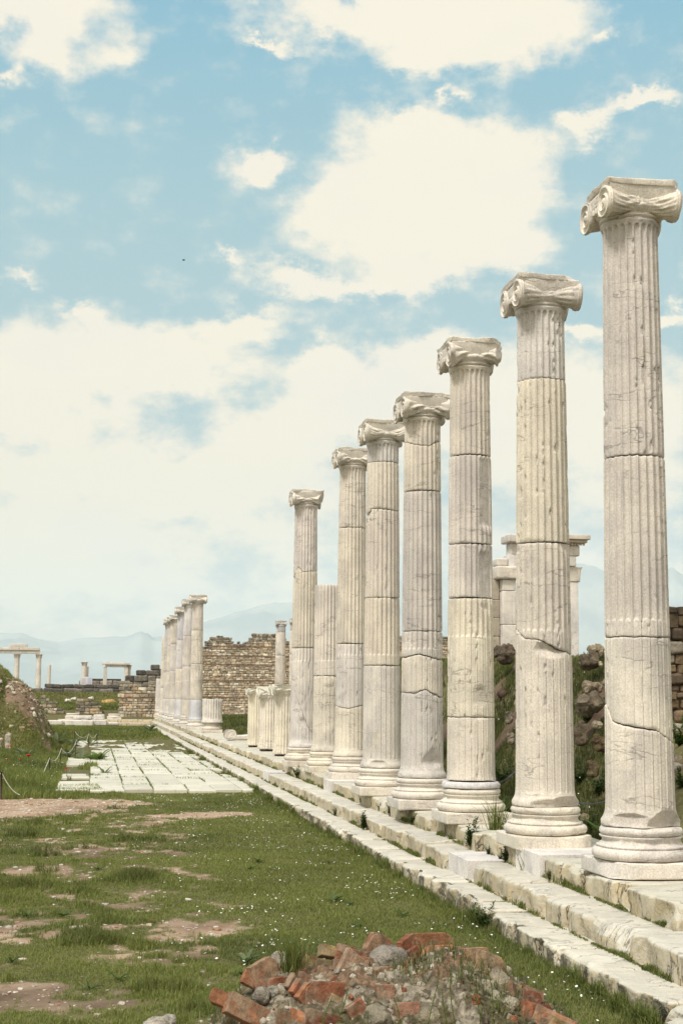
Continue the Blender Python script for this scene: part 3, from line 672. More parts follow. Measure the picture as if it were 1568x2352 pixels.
column('column', 3.92, 81., 'distant capless column rising to two thirds height near the stone wall end', [(Z(2.2), CREAM, [], 0.), (Z(5.1), (.66, .61, .5), [], 0.)], 4.6, Z(2.4), T_LOW, .14, 21., group='distant columns at the far end of the row', flutetop=False)
column('column', 3.92, 86.4, 'farthest low broken column standing against the stone wall end', [(Z(2.76), (.64, .60, .54), [], .03)], 2.3, Z(-2), T_LOW, .14, 23., group='distant columns at the far end of the row', flutetop=False)
t = column('column_stump', 4.16, 50.9, 'short fluted drum on its moulded base, right of the foremost distant column', [(Z(1.64), (.70, .67, .58), [], .10)], 1.2, Z(-2), T_MED, .06, 25., group='low stumps', flutetop=False, cat='column stump', rb=.25, rt=.25)
# interior columns in front of the brick wall
for x, y, lb in ((10.3, 80., 'slender column with carved capital standing before the tall brick and stone wall'), (10.75, 77.4, 'second slender column before the brick wall, mostly hidden behind the split column')):
    column('column', x, y, lb, [(2.0, CREAM, [], 0.), (3.6, CREAM, [], 0.), (4.9, PALE, [], 0.), (5.28, (.60, .60, .60), [], 0.)] if True else 0, 5.55, Z(-2), T_LOW, .14, y*.3, group='inner row columns', cap={'style': 'worn', 'lod': 1, 'col': (.62, .60, .55)}, rb=.30, rt=.28)
# ------------------------------------------------------------------ steps
def course(name, label, x0, x1, z0, z1, y0, y1, seed, newb=(), joints=(), grime=0., lens=(.85, 1.35), over=.0, tint=(.74, .70, .60)):
    r = np.random.RandomState(seed)
    t = empty(name, ((x0+x1)/2, y0, z0), 0, label, 'stone step')
    js = sorted(joints); y = y0; cuts = [y0]
    while cuts[-1] < y1:
        nx = cuts[-1]+r.uniform(*lens)*(1. if cuts[-1] < 45 else 1.5)
        cand = [j for j in js if cuts[-1]+.3 < j < cuts[-1]+1.9]
        cuts.append(cand[0] if cand else nx)
    for a, b in zip(cuts[:-1], cuts[1:]):
        fresh = any(p <= (a+b)/2 <= q for p, q in newb)
        near = a < 22; L = b-a-r.uniform(.028, .060)
        W = x1-x0+r.uniform(-.015, .015); xo = r.uniform(-.012, .012)*(3 if z1 > .4 else 1)-(.05 if fresh and z1 > .4 else 0); zo = r.uniform(-.012, .008)+(.012 if fresh else 0)
        if fresh: V, F = rbox(W, L-.01, z1-z0, .004, (1, 1, 1))
        else:
            pl = []
            for _e in (-1, 1):
                if r.rand() < .55: pl.append((-1, _e*1.2, 1., float(np.dot(np.array([-W/2, _e*L/2, (z1-z0)/2]), (lambda q: q/np.linalg.norm(q))(np.array([-1, _e*1.2, 1.]))))*r.uniform(.86, .97)))
            if r.rand() < .5: pl.append((-1, r.choice([-1, 1])*1.2, .3, math.hypot(W/2, L/2)*r.uniform(.80, .92)))
            if r.rand() < .5: pl.append((-1, r.uniform(-.2, .2), .9, (W/2+.9*(z1-z0)/2)/math.sqrt(1.81)*r.uniform(.965, .99)))
            V, F = rbox(W, L, z1-z0, r.uniform(.018, .045), (8, int(L/.035), 6) if near else (2, int(L/.16)+1, 2), .012 if near else .01, 3.5 if near else 2., r.uniform(0, 50), pl, .02)
            V[:, 0] += .01*fbm(V[:, 1]*3+a, V[:, 2]*4, a, 3, 2.)*(V[:, 0] < 0)
            if near:                # vertical scars and bites in the riser
                sc_ = np.clip(fbm(V[:, 1]+a, V[:, 2]*.5, seed, 4, 6.)-.08, 0, 1)*.13*smooth((-V[:, 0]-W/2+.06)/.04); V[:, 0] += sc_
        V = rot(V, r.uniform(-.006, .006), r.uniform(-.02, .02)*(not fresh), r.uniform(-.010, .010))
        V = V+[(x0+x1)/2+xo, (a+b)/2, (z0+z1)/2+zo]-np.array(t.location)
        k = r.uniform(.93, 1.03)
        o = mesh('step_block', V, F, M_new if fresh else M_step, t, True, {'grime': np.full(len(V), grime), 'dmg': np.zeros(len(V))}, (.68, .65, .60) if fresh else tuple(v*k for v in tint))
        if fresh: o['label'] = 'smooth sharp edged new white replacement block'
    return t
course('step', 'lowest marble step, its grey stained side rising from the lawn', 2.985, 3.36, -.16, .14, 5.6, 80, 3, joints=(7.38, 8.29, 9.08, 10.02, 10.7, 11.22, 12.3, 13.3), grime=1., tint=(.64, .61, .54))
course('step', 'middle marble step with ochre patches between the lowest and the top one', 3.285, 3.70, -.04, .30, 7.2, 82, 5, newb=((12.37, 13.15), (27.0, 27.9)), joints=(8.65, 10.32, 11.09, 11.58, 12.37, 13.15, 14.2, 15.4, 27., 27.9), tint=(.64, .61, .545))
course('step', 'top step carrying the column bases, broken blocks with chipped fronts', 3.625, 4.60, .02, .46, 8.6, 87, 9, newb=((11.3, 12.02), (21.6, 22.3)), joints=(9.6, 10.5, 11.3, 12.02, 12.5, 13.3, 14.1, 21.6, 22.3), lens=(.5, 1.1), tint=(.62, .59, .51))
# return of the steps along the far end of the court
for (z0, z1, y0, lb) in ((-.1, .16, 84.5, 'low far step closing the court in front of the rubble walls'), (.0, .34, 85.2, 'upper far step closing the court below the two moulded bases')):
    t = empty('step', (1., y0, z0), 0, lb, 'stone step'); x = -2.
    while x < 3.9:
        L = rng.uniform(.8, 1.4); V, F = rbox(L-.02, .7, z1-z0, .03, (3, 2, 2), .02, 3., x)
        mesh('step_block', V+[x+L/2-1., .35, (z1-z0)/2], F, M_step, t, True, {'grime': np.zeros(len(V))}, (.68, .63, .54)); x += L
# ------------------------------------------------------------------ court paving
pv = MB(); r = np.random.RandomState(4)
xj = [-1.25, -.62, -.02, .60, 1.12, 1.73, 2.22, 2.72, 2.97]; y = 26.1; k = 0
pave_cells = []
while y < 55:
    d = r.uniform(.95, 1.5)
    ybase = y
    for ci, (a, b) in enumerate(zip(xj[:-1], xj[1:])):
        y = ybase+.22*math.sin(ci*2.1+1.)
        left = -.22-.9*(.5+.5*math.sin(y*.9))*(y > 31)
        if b < left+.15 or (b > 2.75 and r.rand() < .3): continue
        aa = a+.012; 
        if a < -.1 and r.rand() < .45 and y < 46: continue
        V, F = rbox(b-a-.013, d-.02, .08, .012, (3, 4, 1), .006, 3., y+a)
        V = V+[(a+b)/2+r.uniform(-.008, .008), y+d/2, .015+r.uniform(-.006, .008)]
        c = r.uniform(.86, 1.04); pv.add(rot(V-V.mean(0), r.uniform(-.008, .008), r.uniform(-.012, .012), r.uniform(-.012, .012))+V.mean(0), F, (.64*c, .615*c, .535*c)); pave_cells.append((a, b, y, y+d))
    y = ybase+d
def pave_mat():
    m, g = mat('paving_marble'); P = g.n('ShaderNodeTexCoord', None, 'Object'); t = g.n('ShaderNodeAttribute', None, 'Color', attribute_name='tint')
    n1 = g.noise(P, 1.4, 5, .6); n2 = g.noise(g.n('ShaderNodeMapping', {0: P, 3: (3., 1.2, 1.)}), 4., 6, .7)
    c = g.mix(1., t, g.mix(g.ss(n1, .35, .65), (.92, .91, .88), (1.05, 1.05, 1.03)), 'MULTIPLY')
    c = g.mix(g.m('MULTIPLY', g.ss(n2, .54, .70), .6), c, g.mix(1., c, (.68, .63, .52), 'MULTIPLY'))
    finish(g, c, .8, n2, .3, .01); return m
tag(pv.build('pavement', pave_mat()), kind='structure')
# ------------------------------------------------------------------ masonry
def masonry(name, label, x0, x1, y, th, zb, topf, seed, ch=(.13, .24), sl=(.18, .42), bands=(), pal=None, cat='wall', rag=.12, x_tilt=0., brickcol=(.36, .25, .18), group=None, core=(.34, .285, .21)):
    r = np.random.RandomState(seed); mb = MB(); t = empty(name, ((x0+x1)/2, y+th/2, zb), 0, label, cat, group)
    pal = pal or [(.45, .385, .29), (.39, .33, .25), (.48, .41, .31), (.30, .25, .19), (.24, .21, .17), (.40, .30, .20), (.50, .46, .38)]
    o = np.array([(x0+x1)/2, y+th/2, zb]); z = zb; zmax = max(topf(x) for x in np.linspace(x0, x1, 60))
    while z < zmax:
        band = [b for b in bands if z <= b < z+.2]
        h = r.uniform(*ch); hb = 0
        if band: h = max(.05, band[0]-z)
        x = x0-r.uniform(0, .1)
        while x < x1:
            L = r.uniform(*sl)*(1.4 if h > .2 else 1.)
            if x+L > x1+.08: L = x1-x
            if L < .05: break
            tz = topf(x+L/2)+r.uniform(-rag, rag)
            if z+h*.5 < tz:
                c = np.array(pal[r.randint(len(pal))])*r.uniform(.9, 1.35)
                if tz-z < .55: c = c*np.array([.62, .64, .66])     # dark lichen crust on the exposed top stones
                V, F = rbox(L-r.uniform(.01, .03), th, h-r.uniform(.008, .025), min(h, L)*.22, (1, 1, 1), .012, 5., r.uniform(0, 90)) if L > .12 else box8(-L/2, L/2, -th/2, th/2, -h/2, h/2, .01, r)
                V = rot(V, 0, r.uniform(-.10, .10), 0)+[x+L/2, y+th/2+r.uniform(-.03, .02), z+h/2]-o; mb.add(V, F, c)
            x += L
        z += h
        if band:
            for q in range(2):
                x = x0
                while x < x1:
                    L = r.uniform(.28, .36)
                    if z+.03 < topf(x)+r.uniform(-rag, rag) and x+L < x1+.05:
                        V, F = box8(x, x+L-.012, y-.015, y+th, z, z+.028, .004, r); mb.add(V-o, F, np.array(brickcol)*r.uniform(.75, 1.15))
                    x += L
                z += .036
    # mortar core set back between the facing stones
    xx = np.arange(x0+.05, x1-.02, .22)
    for a, b in zip(xx[:-1], xx[1:]):
        zt = min(topf(a), topf(b))-rag-.06
        if zt > zb+.1: V, F = box8(a, b, y+.05, y+th-.05, zb-.1, zt); mb.add(V-o, F, core)
    mb.build('masonry', M_mason, t, False); return t
bw = lambda x: float(np.interp(x, [6.6, 6.85, 7.3, 7.45, 8.36, 8.7, 9.2, 9.61, 9.7, 10.05, 11.55, 11.7, 14, 18, 24], [4.9, 5.0, 5.3, 5.6, 5.65, 5.28, 5.1, 5.2, 5.4, 5.75, 5.78, 5.45, 5.5, 5.7, 5.8]))
masonry('wall', 'tall ragged brick and rubble stone wall behind the far columns', 5.2, 24., 92., .8, .3, bw, 21, bands=(1.64, 2.7, 3.72, 4.28, 4.88), ch=(.08, .19), sl=(.12, .36), pal=[(.46, .39, .29), (.40, .335, .25), (.52, .45, .35), (.36, .30, .23), (.29, .25, .20), (.45, .35, .25), (.60, .55, .46)])
masonry('wall', 'stub of rubble wall running down to the right beside the earth mound', -3.1, -1.5, 88., .7, .2, lambda x: float(np.interp(x, [-3.1, -2.2, -1.5], [1.7, 1.3, .35])), 22)
masonry('wall', 'rounded rubble wall stub between the two moulded bases', -.98, .75, 88., .7, .2, lambda x: float(np.interp(x, [-.98, -.8, .3, .5, .75], [1.1, 1.5, 1.5, 1.1, .5])), 23)
masonry('wall', 'squarish rubble wall block standing left of the farthest columns', 1.55, 3.82, 87.4, .9, .2, lambda x: 2.55, 24, bands=(1.55,))
DK = [(.20, .18, .155), (.16, .145, .125), (.25, .22, .19), (.13, .12, .105)]
masonry('wall', 'long low dark ashlar terrace wall', -4.2, 1.76, 98., .5, 1.2, lambda x: 2.12, 25, ch=(.45, .5), sl=(.6, 1.0), pal=DK, rag=.02, core=(.1, .09, .08))
masonry('wall', 'dark upper course set back above the long terrace wall', -3.25, 2.2, 99.5, .5, 1.8, lambda x: 2.5, 26, ch=(.2, .26), sl=(.35, .8), pal=DK, rag=.04, core=(.1, .09, .08))
masonry('wall', 'dark ashlar wall piece seen through the small marble doorway', -1., 2.1, 103.5, .5, 1.9, lambda x: 3.0, 27, ch=(.4, .5), sl=(.5, .8), pal=DK, rag=.02, core=(.1, .09, .08))
masonry('wall', 'stepped dark ashlar wall right of the small marble doorway', 2.12, 5.2, 98.3, .6, 1.4, lambda x: 3.2 if x < 3.1 else (3.5 if x < 3.9 else 3.68), 28, ch=(.35, .45), sl=(.4, .7), pal=DK, rag=.05, core=(.1, .09, .08))
# ------------------------------------------------------------------ distant marble monuments
def pillar(parent, name, x, y, z0, z1, r0, r1, col, n=16):
    P = [(.01, z0), (r0, z0)]+[(r0+(r1-r0)*k/6., z0+(z1-z0)*k/6.) for k in range(1, 7)]+[(.01, z1)]
    V, F = lathe(P, n, x, .006); return mesh(name, V+[x, y, 0], F, M_marble, parent, True, None, col)
def slab(parent, name, x0, x1, y0, y1, z0, z1, col, bev=.02, amp=.006, seed=0., mt=None):
    V, F = rbox(x1-x0, y1-y0, z1-z0, bev, (4, 3, 2), amp, 3., seed+x0); return mesh(name, V+[(x0+x1)/2, (y0+y1)/2, (z0+z1)/2], F, mt or M_marble, parent, True, None, col)
PG = (.66, .61, .52)
t = empty('colonnade', (0, 0, 0), 0, 'distant row of columns carrying a marble beam at the far left', 'colonnade'); t.location = (-5.5, 110, 2.)
o = np.array(t.location)
def T_(f, *a): 
    return f
def cor_cap(parent, x, y, z0, h, r, col):
    mb = MB(); P = [(.01, 0), (r*.95, 0), (r, h*.08), (r*.92, h*.12), (r*1.05, h*.5), (r*1.3, h*.8), (.01, h*.8)]
    V, F = lathe(P, 16, x, .008); mb.add(V, F)
    for k in range(16):
        a = k*math.pi/8; V, F = rbox(r*.2, r*.34, h*.34, r*.08, (1, 1, 1)); V = rot(V, 0, .35, 0)+[r*1.08, 0, h*(.28 if k % 2 else .52)]; mb.add(rot(V, 0, 0, a), F)
    V, F = rbox(r*3, r*3, h*.18, r*.08, (1, 1, 1), .01); V[:, 2] += h*.89; mb.add(V, F)
    return mesh('capital', np.vstack(mb.V)+[x, y, z0], [np.vstack(f) for f in mb.F.values()], M_marble, parent, True, None, col)
for x in (-8.2, -5.73, -4.13):
    pillar(t, 'shaft', x-o[0], 0, 2.1-o[2], 4.45-o[2], .21, .18, PG); cor_cap(t, x-o[0], 0, 4.45-o[2], .36, .19, PG)
slab(t, 'beam', -9.5-o[0], -5.6-o[0], -.28, .28, 2.82, 3.04, (.64, .60, .52)); slab(t, 'beam', -5.58-o[0], -4.09-o[0], -.28, .28, 2.82, 3.04, PG)
slab(t, 'cornice', -9.5-o[0], -5.6-o[0], -.36, .36, 3.045, 3.25, (.66, .62, .55)); slab(t, 'cornice', -5.58-o[0], -4.09-o[0], -.36, .36, 3.045, 3.25, (.62, .57, .48))
slab(t, 'block', -6.32-o[0], -5.01-o[0], -.3, .3, 3.255, 3.53, (.60, .56, .48), .04, .02)
t = empty('column', (-3.1, 102, 2.1), 0, 'lone thin distant column stump right of the marble beam colonnade', 'column', 'distant lone columns'); pillar(t, 'shaft', 0, 0, 0, 1.73, .125, .12, PG)
t = empty('column', (-.69, 102.5, 2.3), 0, 'distant short double column with capital behind the white information board', 'column', 'distant lone columns')
pillar(t, 'shaft', 0, 0, 0, 1.5, .19, .17, PG); pillar(t, 'shaft', .16, .2, 0, 1.45, .15, .14, PG); cor_cap(t, 0, 0, 1.45, .35, .17, PG)
t = empty('information_board', (-.53, 101.6, 2.3), 0, 'white information board on the terrace in front of the short double column', 'sign')
slab(t, 'panel', -.41, .41, -.03, .03, .15, .72, (.6, .6, .6), .004, 0, mt=M_board)
for s in (-.33, .33): slab(t, 'leg', s-.02, s+.02, -.025, .025, -.1, .15, (.1, .1, .1), .004, 0, mt=M_metal)
m_, g_ = mat('board_print'); gp = g_.n('ShaderNodeTexCoord', None, 'Object'); finish(g_, g_.mix(g_.ss(g_.noise(gp, 9., 3), .45, .6), (.55, .55, .66), (.62, .55, .5)), .5)
slab(t, 'printed_plan', -.32, -.05, -.036, -.031, .25, .62, (.6, .6, .6), .001, 0, mt=m_); slab(t, 'printed_text', .1, .36, -.036, -.031, .2, .68, (.6, .6, .6), .001, 0, mt=plain('text_panel', (.5, .52, .66), .5, 60., .1))
t = empty('doorway', (1.5, 102, 2.3), 0, 'small distant marble doorway with lintel standing on the terrace', 'doorway')
slab(t, 'jamb', -.87, -.62, -.2, .2, .1, 1.42, PG); slab(t, 'jamb', .58, .84, -.2, .2, .1, 1.42, PG); slab(t, 'lintel', -.75, .75, -.22, .22, 1.42, 1.58, PG); slab(t, 'cornice', -.98, .98, -.32, .32, 1.585, 1.76, (.70, .66, .58))
pillar(t, 'shaft', .92, .35, .1, 1.3, .13, .12, PG); cor_cap(t, .92, .35, 1.3, .3, .13, PG)
# marble gateway beyond the bank on the right
GO = np.array([14.4, 45., 2.7]); t = empty('gateway', tuple(GO), 0, 'ruined marble gateway with cornice and corner pilaster rising beyond the grassy bank', 'gateway')
def GS(name, a, b, c_, d, y0=-.35, y1=.35, col=(.66, .61, .52), bev=.03, amp=.015, par=None, **k): return slab(par or t, name, a-GO[0], b-GO[0], y0, y1, c_-GO[2], d-GO[2], col, bev, amp, **k)
for i, (z0, z1) in enumerate(((2.9, 3.75), (3.76, 4.35), (4.36, 4.95), (4.96, 5.6))): GS('ashlar', 12.6, 12.99, z0, z1, .0, .6, (.34, .29, .20), seed=i)
for i, (z0, z1) in enumerate(((2.9, 4.12), (4.13, 5.22), (5.23, 5.6))): GS('pier_block', 13.0, 13.45, z0, z1, -.3, .3, (.66, .62, .55), seed=i)
GS('pilaster', 13.22, 13.9, 2.9, 4.65, -.12, .4, (.68, .64, .55)); GS('architrave', 12.8, 13.9, 5.61, 6.03, -.42, .4, (.66, .60, .50), .07, .04)
GS('frieze_block', 12.82, 13.2, 6.035, 6.3, -.3, .3, (.62, .58, .50), .06, .03); GS('frieze_block', 13.21, 14.2, 6.035, 6.42, -.3, .3, (.72, .70, .66), .01, .004); GS('frieze_block', 13.3, 15.5, 6.43, 6.8, -.3, .3, (.68, .63, .54))
GS('cornice', 13.15, 14.4, 6.81, 7.08, -.5, .4, (.62, .58, .52), .05, .02); cn = GS('cornice', 14.41, 15.92, 6.95, 7.1, -.6, .5, (.60, .54, .44), .02, .006); GS('cornice_moulding', 14.41, 15.84, 6.85, 6.945, -.5, .42, (.52, .44, .33), .02, .006)
for k in range(8): slab(cn, 'dentil', 15.78-GO[0]-k*.1-.06, 15.78-GO[0]-k*.1, -.42, -.36, 6.77-GO[2], 6.848-GO[2], (.5, .42, .3), .005, 0)
GS('console', 15.4, 15.64, 6.42, 6.80, -.32, -.05, (.68, .64, .56), .06, .02); GS('entablature', 15.2, 15.52, 6.08, 6.41, -.3, .3, (.70, .67, .60))
V, F = rbox(.36, .36, .5, .03, (3, 3, 4), .02, 9.); V[:, :2] *= (1+.45*np.clip((V[:, 2]+.1)/.35, 0, 1)**1.5)[:, None]*(1+.05*np.sin(V[:, 2]*50))[:, None]
mesh('capital', V+[15.5-GO[0], 0, 5.83-GO[2]], F, M_marble, t, True, None, (.70, .65, .54)); GS('pilaster_shaft', 15.30, 15.62, 3.0, 5.57, -.16, .16, (.72, .69, .64), .01, .003)
# ------------------------------------------------------------------ small marble pieces at the far end
def moulded(x, y, z, label, s=1.):
    t = empty('moulded_pedestal', (x, y, z), 0, label, 'pedestal', 'moulded bases at the far end'); V, F = rbox(.86*s, .8*s, .12*s, .015, (2, 2, 1), .006); mesh('plinth', V+[0, 0, .06*s], F, M_marble, t, True, None, PALE)
    V, F = lathe([(a*1.25, b) for a, b in BASE_PROF], 32, x, .003); mesh('base', V*s, F, M_marble, t, True, None, PALE)
moulded(-1.16, 85.6, .34, 'pale moulded column base on the far step, left one'); moulded(1.24, 85.6, .34, 'pale moulded column base on the far step, right one with chipped side', .95)
PILE = [(-2.1, 81.2, .9, .5, .30, .02, 'flat pale slab at the left end of the fallen marble pile'), (-1.3, 81.6, 1.0, .6, .22, .12, 'broad slanting slab on the left of the fallen marble pile'), (-.7, 80.7, 1.5, .7, .34, .0, 'long low grey block at the front of the fallen marble pile'),
        (-.55, 81.6, 1.0, .5, .2, .38, 'rounded pale slab lying on top of the long grey block'), (.35, 81.0, .85, .6, .30, .05, 'fluted broken drum piece right of the long grey block'), (.35, 81.3, .6, .5, .28, .36, 'square white block perched on the marble pile'),
        (1.1, 81.8, .7, .4, .16, .05, 'thin broken slab at the right end of the marble pile'), (-.15, 82.4, .35, .3, .2, .3, 'small cubic stone behind the marble pile')]
for i, (x, y, sx, sy, sz, z, lb) in enumerate(PILE):
    t = empty('marble_block', (x, y, z+.03), rng.uniform(-.2, .2), lb, 'stone block', 'fallen marble blocks at the far end')
    V, F = rbox(sx, sy, sz, .05, (6, 4, 3), .035, 3., i*3.); mesh('block', V+[0, 0, sz/2], F, M_marble, t, True, None, (.68, .65, .58))
# two low posts of stone on the left grass
for x, y, h, lb in ((-2.55, 40.6, .34, 'squat worn stone block at the foot of the earth mound'), (-2.28, 40.4, .50, 'upright worn stone post right of the squat block by the mound')):
    z = float(gh(x, y)); t = empty('stone_post', (x, y, z-.05), .2, lb, 'stone block', 'worn stones by the mound'); V, F = rbox(.26 if h < .4 else .16, .3, h, .05, (3, 3, 4), .05, 5., x)
    mb = MB(); mb.add(V+[0, 0, h/2], F, (.42, .37, .30)); mb.build('stone', M_rock, t)
# white jar-like stone by the brick wall
jc = at(493, 1640, 70.); t = empty('stone_urn', (float(jc[0]), 70., .4), 0, 'pale grey stone urn like block on the grass before the brick wall', 'stone block')
V, F = lathe([(.01, 0), (.16, 0), (.22, .18), (.24, .36), (.2, .40), (.08, .5), (.01, .51)], 10, 1., .02); mesh('urn', V, F, M_marble, t, False, None, PALE)
# ------------------------------------------------------------------ rocks
def rock(x, y, sx, sy, sz, label, seed, col=(.30, .25, .20), sink=.3, group='weathered boulders on the grassy bank', z=None, rz=None, name='boulder', cat='rock', fr=2.4):
    zz = float(gh(x, y)) if z is None else z
    V, F = rbox(sx, sy, sz, min(sx, sy, sz)*.42, (16, 16, 12), min(sx, sy, sz)*.34, fr/max(sx, .2), seed, [(1, .4, .8, sx*.38), (-.7, -.6, .6, sx*.36)], .03)
    V = V*(1-.22*np.abs(fbm(V[:, 0]+seed, V[:, 1], V[:, 2]*1.6, 5, 7./max(sx, .2), .65)))[:, None]
    V = rot(V, 0, 0, (seed*1.3 % 3) if rz is None else rz)+[0, 0, sz*(.5-sink)]
    mb = MB(); mb.add(V, F, col); o = mb.build(name, M_rock, None); o.location = (x, y, zz); tag(o, label, cat, group); return o
RK = [(2356, 2632, 18.5, .62, .34, 'dark boulder on the crest between the two nearest columns, largest of those there', (.20, .17, .14)), (2385, 2592, 19.5, .45, .30, 'pale lumpy boulder on the crest right behind the dark one', (.42, .37, .30)),
      (2402, 2652, 18.2, .16, .12, 'small white stone beside the dark crest boulder', (.66, .62, .54)), (2368, 2742, 17.6, .50, .22, 'slanting grey ledge stone below the dark crest boulder', (.36, .31, .26)), (2345, 2758, 17.2, .16, .12, 'little round stone at the left tip of the slanting ledge stone', (.40, .35, .29)),
      (2356, 2800, 16.8, .66, .42, 'flat topped grey boulder half way up the bank, right of the second column', (.33, .29, .25)), (2320, 2920, 16.0, .34, .40, 'rough upright grey boulder low on the bank beside the second column', (.27, .23, .19)), (2385, 2895, 15.8, .26, .14, 'small pale ledge stone on the mid bank near the nearest column', (.42, .38, .32)),
      (2400, 2960, 15.2, .40, .26, 'reddish brown mossy boulder low on the bank', (.17, .13, .085)), (2340, 3265, 13.3, .20, .10, 'low flat stone on the grass behind the nearest column base', (.36, .31, .24)),
      (2035, 2860, 17.5, .24, .26, 'grey stone in the gap left of the second column, upper one', (.30, .27, .24)), (2040, 2945, 16.5, .18, .20, 'grey stone in the gap left of the second column, lower one', (.30, .27, .24)), (2025, 2600, 24., .55, .55, 'dark boulder on the crest under the marble gateway', (.18, .15, .13)), (1985, 2600, 25., .35, .3, 'smaller dark crest stone left of the one under the gateway', (.17, .15, .13)),
      (2690, 3035, 15., .5, .24, 'grey boulder glimpsed right of the nearest column', (.34, .30, .27)), (2370, 3060, 14.6, .24, .3, 'dark brown earthy boulder near the foot of the bank', (.15, .125, .085))]
for i, (fx, fy, Y, s, h, lb, c) in enumerate(RK):
    p = at(fx*.5741, fy*.5741, Y); gz = float(gh(p[0], p[1]))
    rock(float(p[0]), float(p[1]), s*.52, s*.45, h*.66, lb, i*2.3+1, (c[0]*.78, c[1]*.74, c[2]*.64), .3, z=float(p[2])-h*.25)
# earthen rubble wall right of the nearest column
masonry('wall', 'crumbling brown earth and rubble wall at the right edge of the picture', 6.66, 10., 16., 1.0, .9, lambda x: 2.86+.07*math.sin(x*7), 31, ch=(.07, .17), sl=(.08, .26), pal=[(.15, .11, .07), (.19, .14, .09), (.12, .09, .065), (.17, .12, .075), (.30, .27, .22)], rag=.08, core=(.13, .09, .055))
# rocks on mound
for i, (x, y, s, lb) in enumerate(((-2.75, 43.4, .16, 'pale stone on the upper part of the earth mound'), (-2.3, 43.2, .14, 'pale stone half way along the earth mound'), (-1.75, 43.0, .12, 'pale stone near the lower end of the earth mound'))):
    rock(x, y, s, s, s*.7, lb, i+40., (.5, .46, .4), group='pale stones in the earth mound')
mr = MB(); r_ = np.random.RandomState(91)
for i in range(700):
    x, y = r_.uniform(-3.2, -1.2), r_.uniform(41.2, 47.); z = float(gh(x, y))
    if z < .25: continue
    s_ = r_.choice([.03, .05, .08, .13], p=[.4, .32, .2, .08]); V, F = rbox(s_*r_.uniform(.8, 1.5), s_, s_*.7, s_*.3, (1, 1, 1), s_*.2, 1/s_, i*.7)
    mr.add(rot(V, *r_.uniform(-1, 1, 3))+[x, y, z+s_*.1], F, [(.42, .36, .28), (.30, .22, .15), (.54, .50, .43), (.22, .15, .10)][r_.choice(4, p=[.3, .35, .15, .2])])
tag(mr.build('rubble_scatter', M_rock, None, False), 'loose stones and sherds spilling down the earth mound', 'rubble', kind='stuff')
# yellow-brown boulder behind rubble walls
rock(1.0, 92., .95, .7, .62, 'orange brown boulder behind the rubble wall stubs', 51., (.46, .30, .13), .25, group=None, z=1.0)
for i, (x, z, lb) in enumerate(((-1.55, 1.35, 'left flat white stone on the grass behind the wall stubs'), (-1.2, 1.45, 'right white stone on the grass behind the wall stubs'), (-.15, 1.50, 'white stone lying on top of the rounded wall stub'))):
    rock(x, 91. if i < 2 else 88.3, .36, .3, .18, lb, 60.+i, (.66, .63, .57), .2, group='white stones behind the wall stubs', z=z)
# lone stone on the top step next to the sixth column
p = atz(413*0+(900+720/1.568)*.5741, (2600+808/1.568)*.5741, SZ); rock(float(p[0]), float(p[1])+.05, .26, .2, .22, 'loose dark grey stone resting on the top step near the sixth column base', 71., (.36, .31, .28), .06, group=None, z=SZ+.01, fr=1.4)
# rock in the lower left foreground
rock(.30, 5.75, .13, .12, .15, 'rough grey stone at the bottom edge left of the brick rubble', 81., (.44, .41, .36), .0, group=None, z=.36)
rock(.31, 5.85, .26, .24, .44, 'half buried grey stone under the rough bottom edge stone', 83., (.36, .33, .28), .08, group=None, z=.0)
# ------------------------------------------------------------------ foreground ruin of brick and mortar
CX = [.30, .42, .50, .62, .73, .91, 1.07, 1.12, 1.29, 1.37, 1.46, 1.55, 1.63, 1.77, 1.90, 2.05, 2.2]; CZ = [.05, .30, .50, .62, .68, .70, .71, .69, .71, .74, .74, .70, .67, .59, .50, .36, .10]
def heap_z(x, y):
    top = np.interp(x, CX, CZ)-.03; v = (y-5.78)/np.where(y < 5.78, .95, .45)
    return top*np.clip(1-np.abs(v)**1.7, -.3, 1)
hx, hy = np.linspace(.12, 2.3, 300), np.linspace(4.75, 6.3, 210); HX, HY = np.meshgrid(hx, hy, indexing='xy')
HZ = heap_z(HX, HY)
HZ = HZ+.030*fbm(HX, HY, 1, 5, 7., .62)+.030*np.abs(fbm(HX, HY, 5, 5, 22., .65))
tn = fbm(HX, HY, 3, 4, 5.)[..., None]; t2 = fbm(HX, HY, 8, 4, 22.)[..., None]
hc = np.where(t2 > .12, [.30, .265, .21], [.16, .135, .095]); hc = np.where(tn > .22, [.12, .105, .06], hc); hc = np.where((tn < -.36), [.20, .135, .09], hc)
ruin = empty('brick_ruin', (1.2, 5.7, 0), 0, 'low heap of broken red bricks and mortar rubble in the foreground', 'rubble heap'); RO = np.array([1.2, 5.7, 0])
mesh('mortar_core', np.stack([HX, HY, HZ], -1).reshape(-1, 3)-RO, grid_faces(len(hy), len(hx)), M_mortar, ruin, True, {'tint': (hc*(1+.5*fbm(HX, HY, 9, 3, 60.))[..., None]).reshape(-1, 3)})
RED_ = (.23, .095, .055); ORG = (.29, .135, .075); BRN = (.24, .155, .10); OCH = (.30, .22, .12); DRD = (.16, .065, .042)
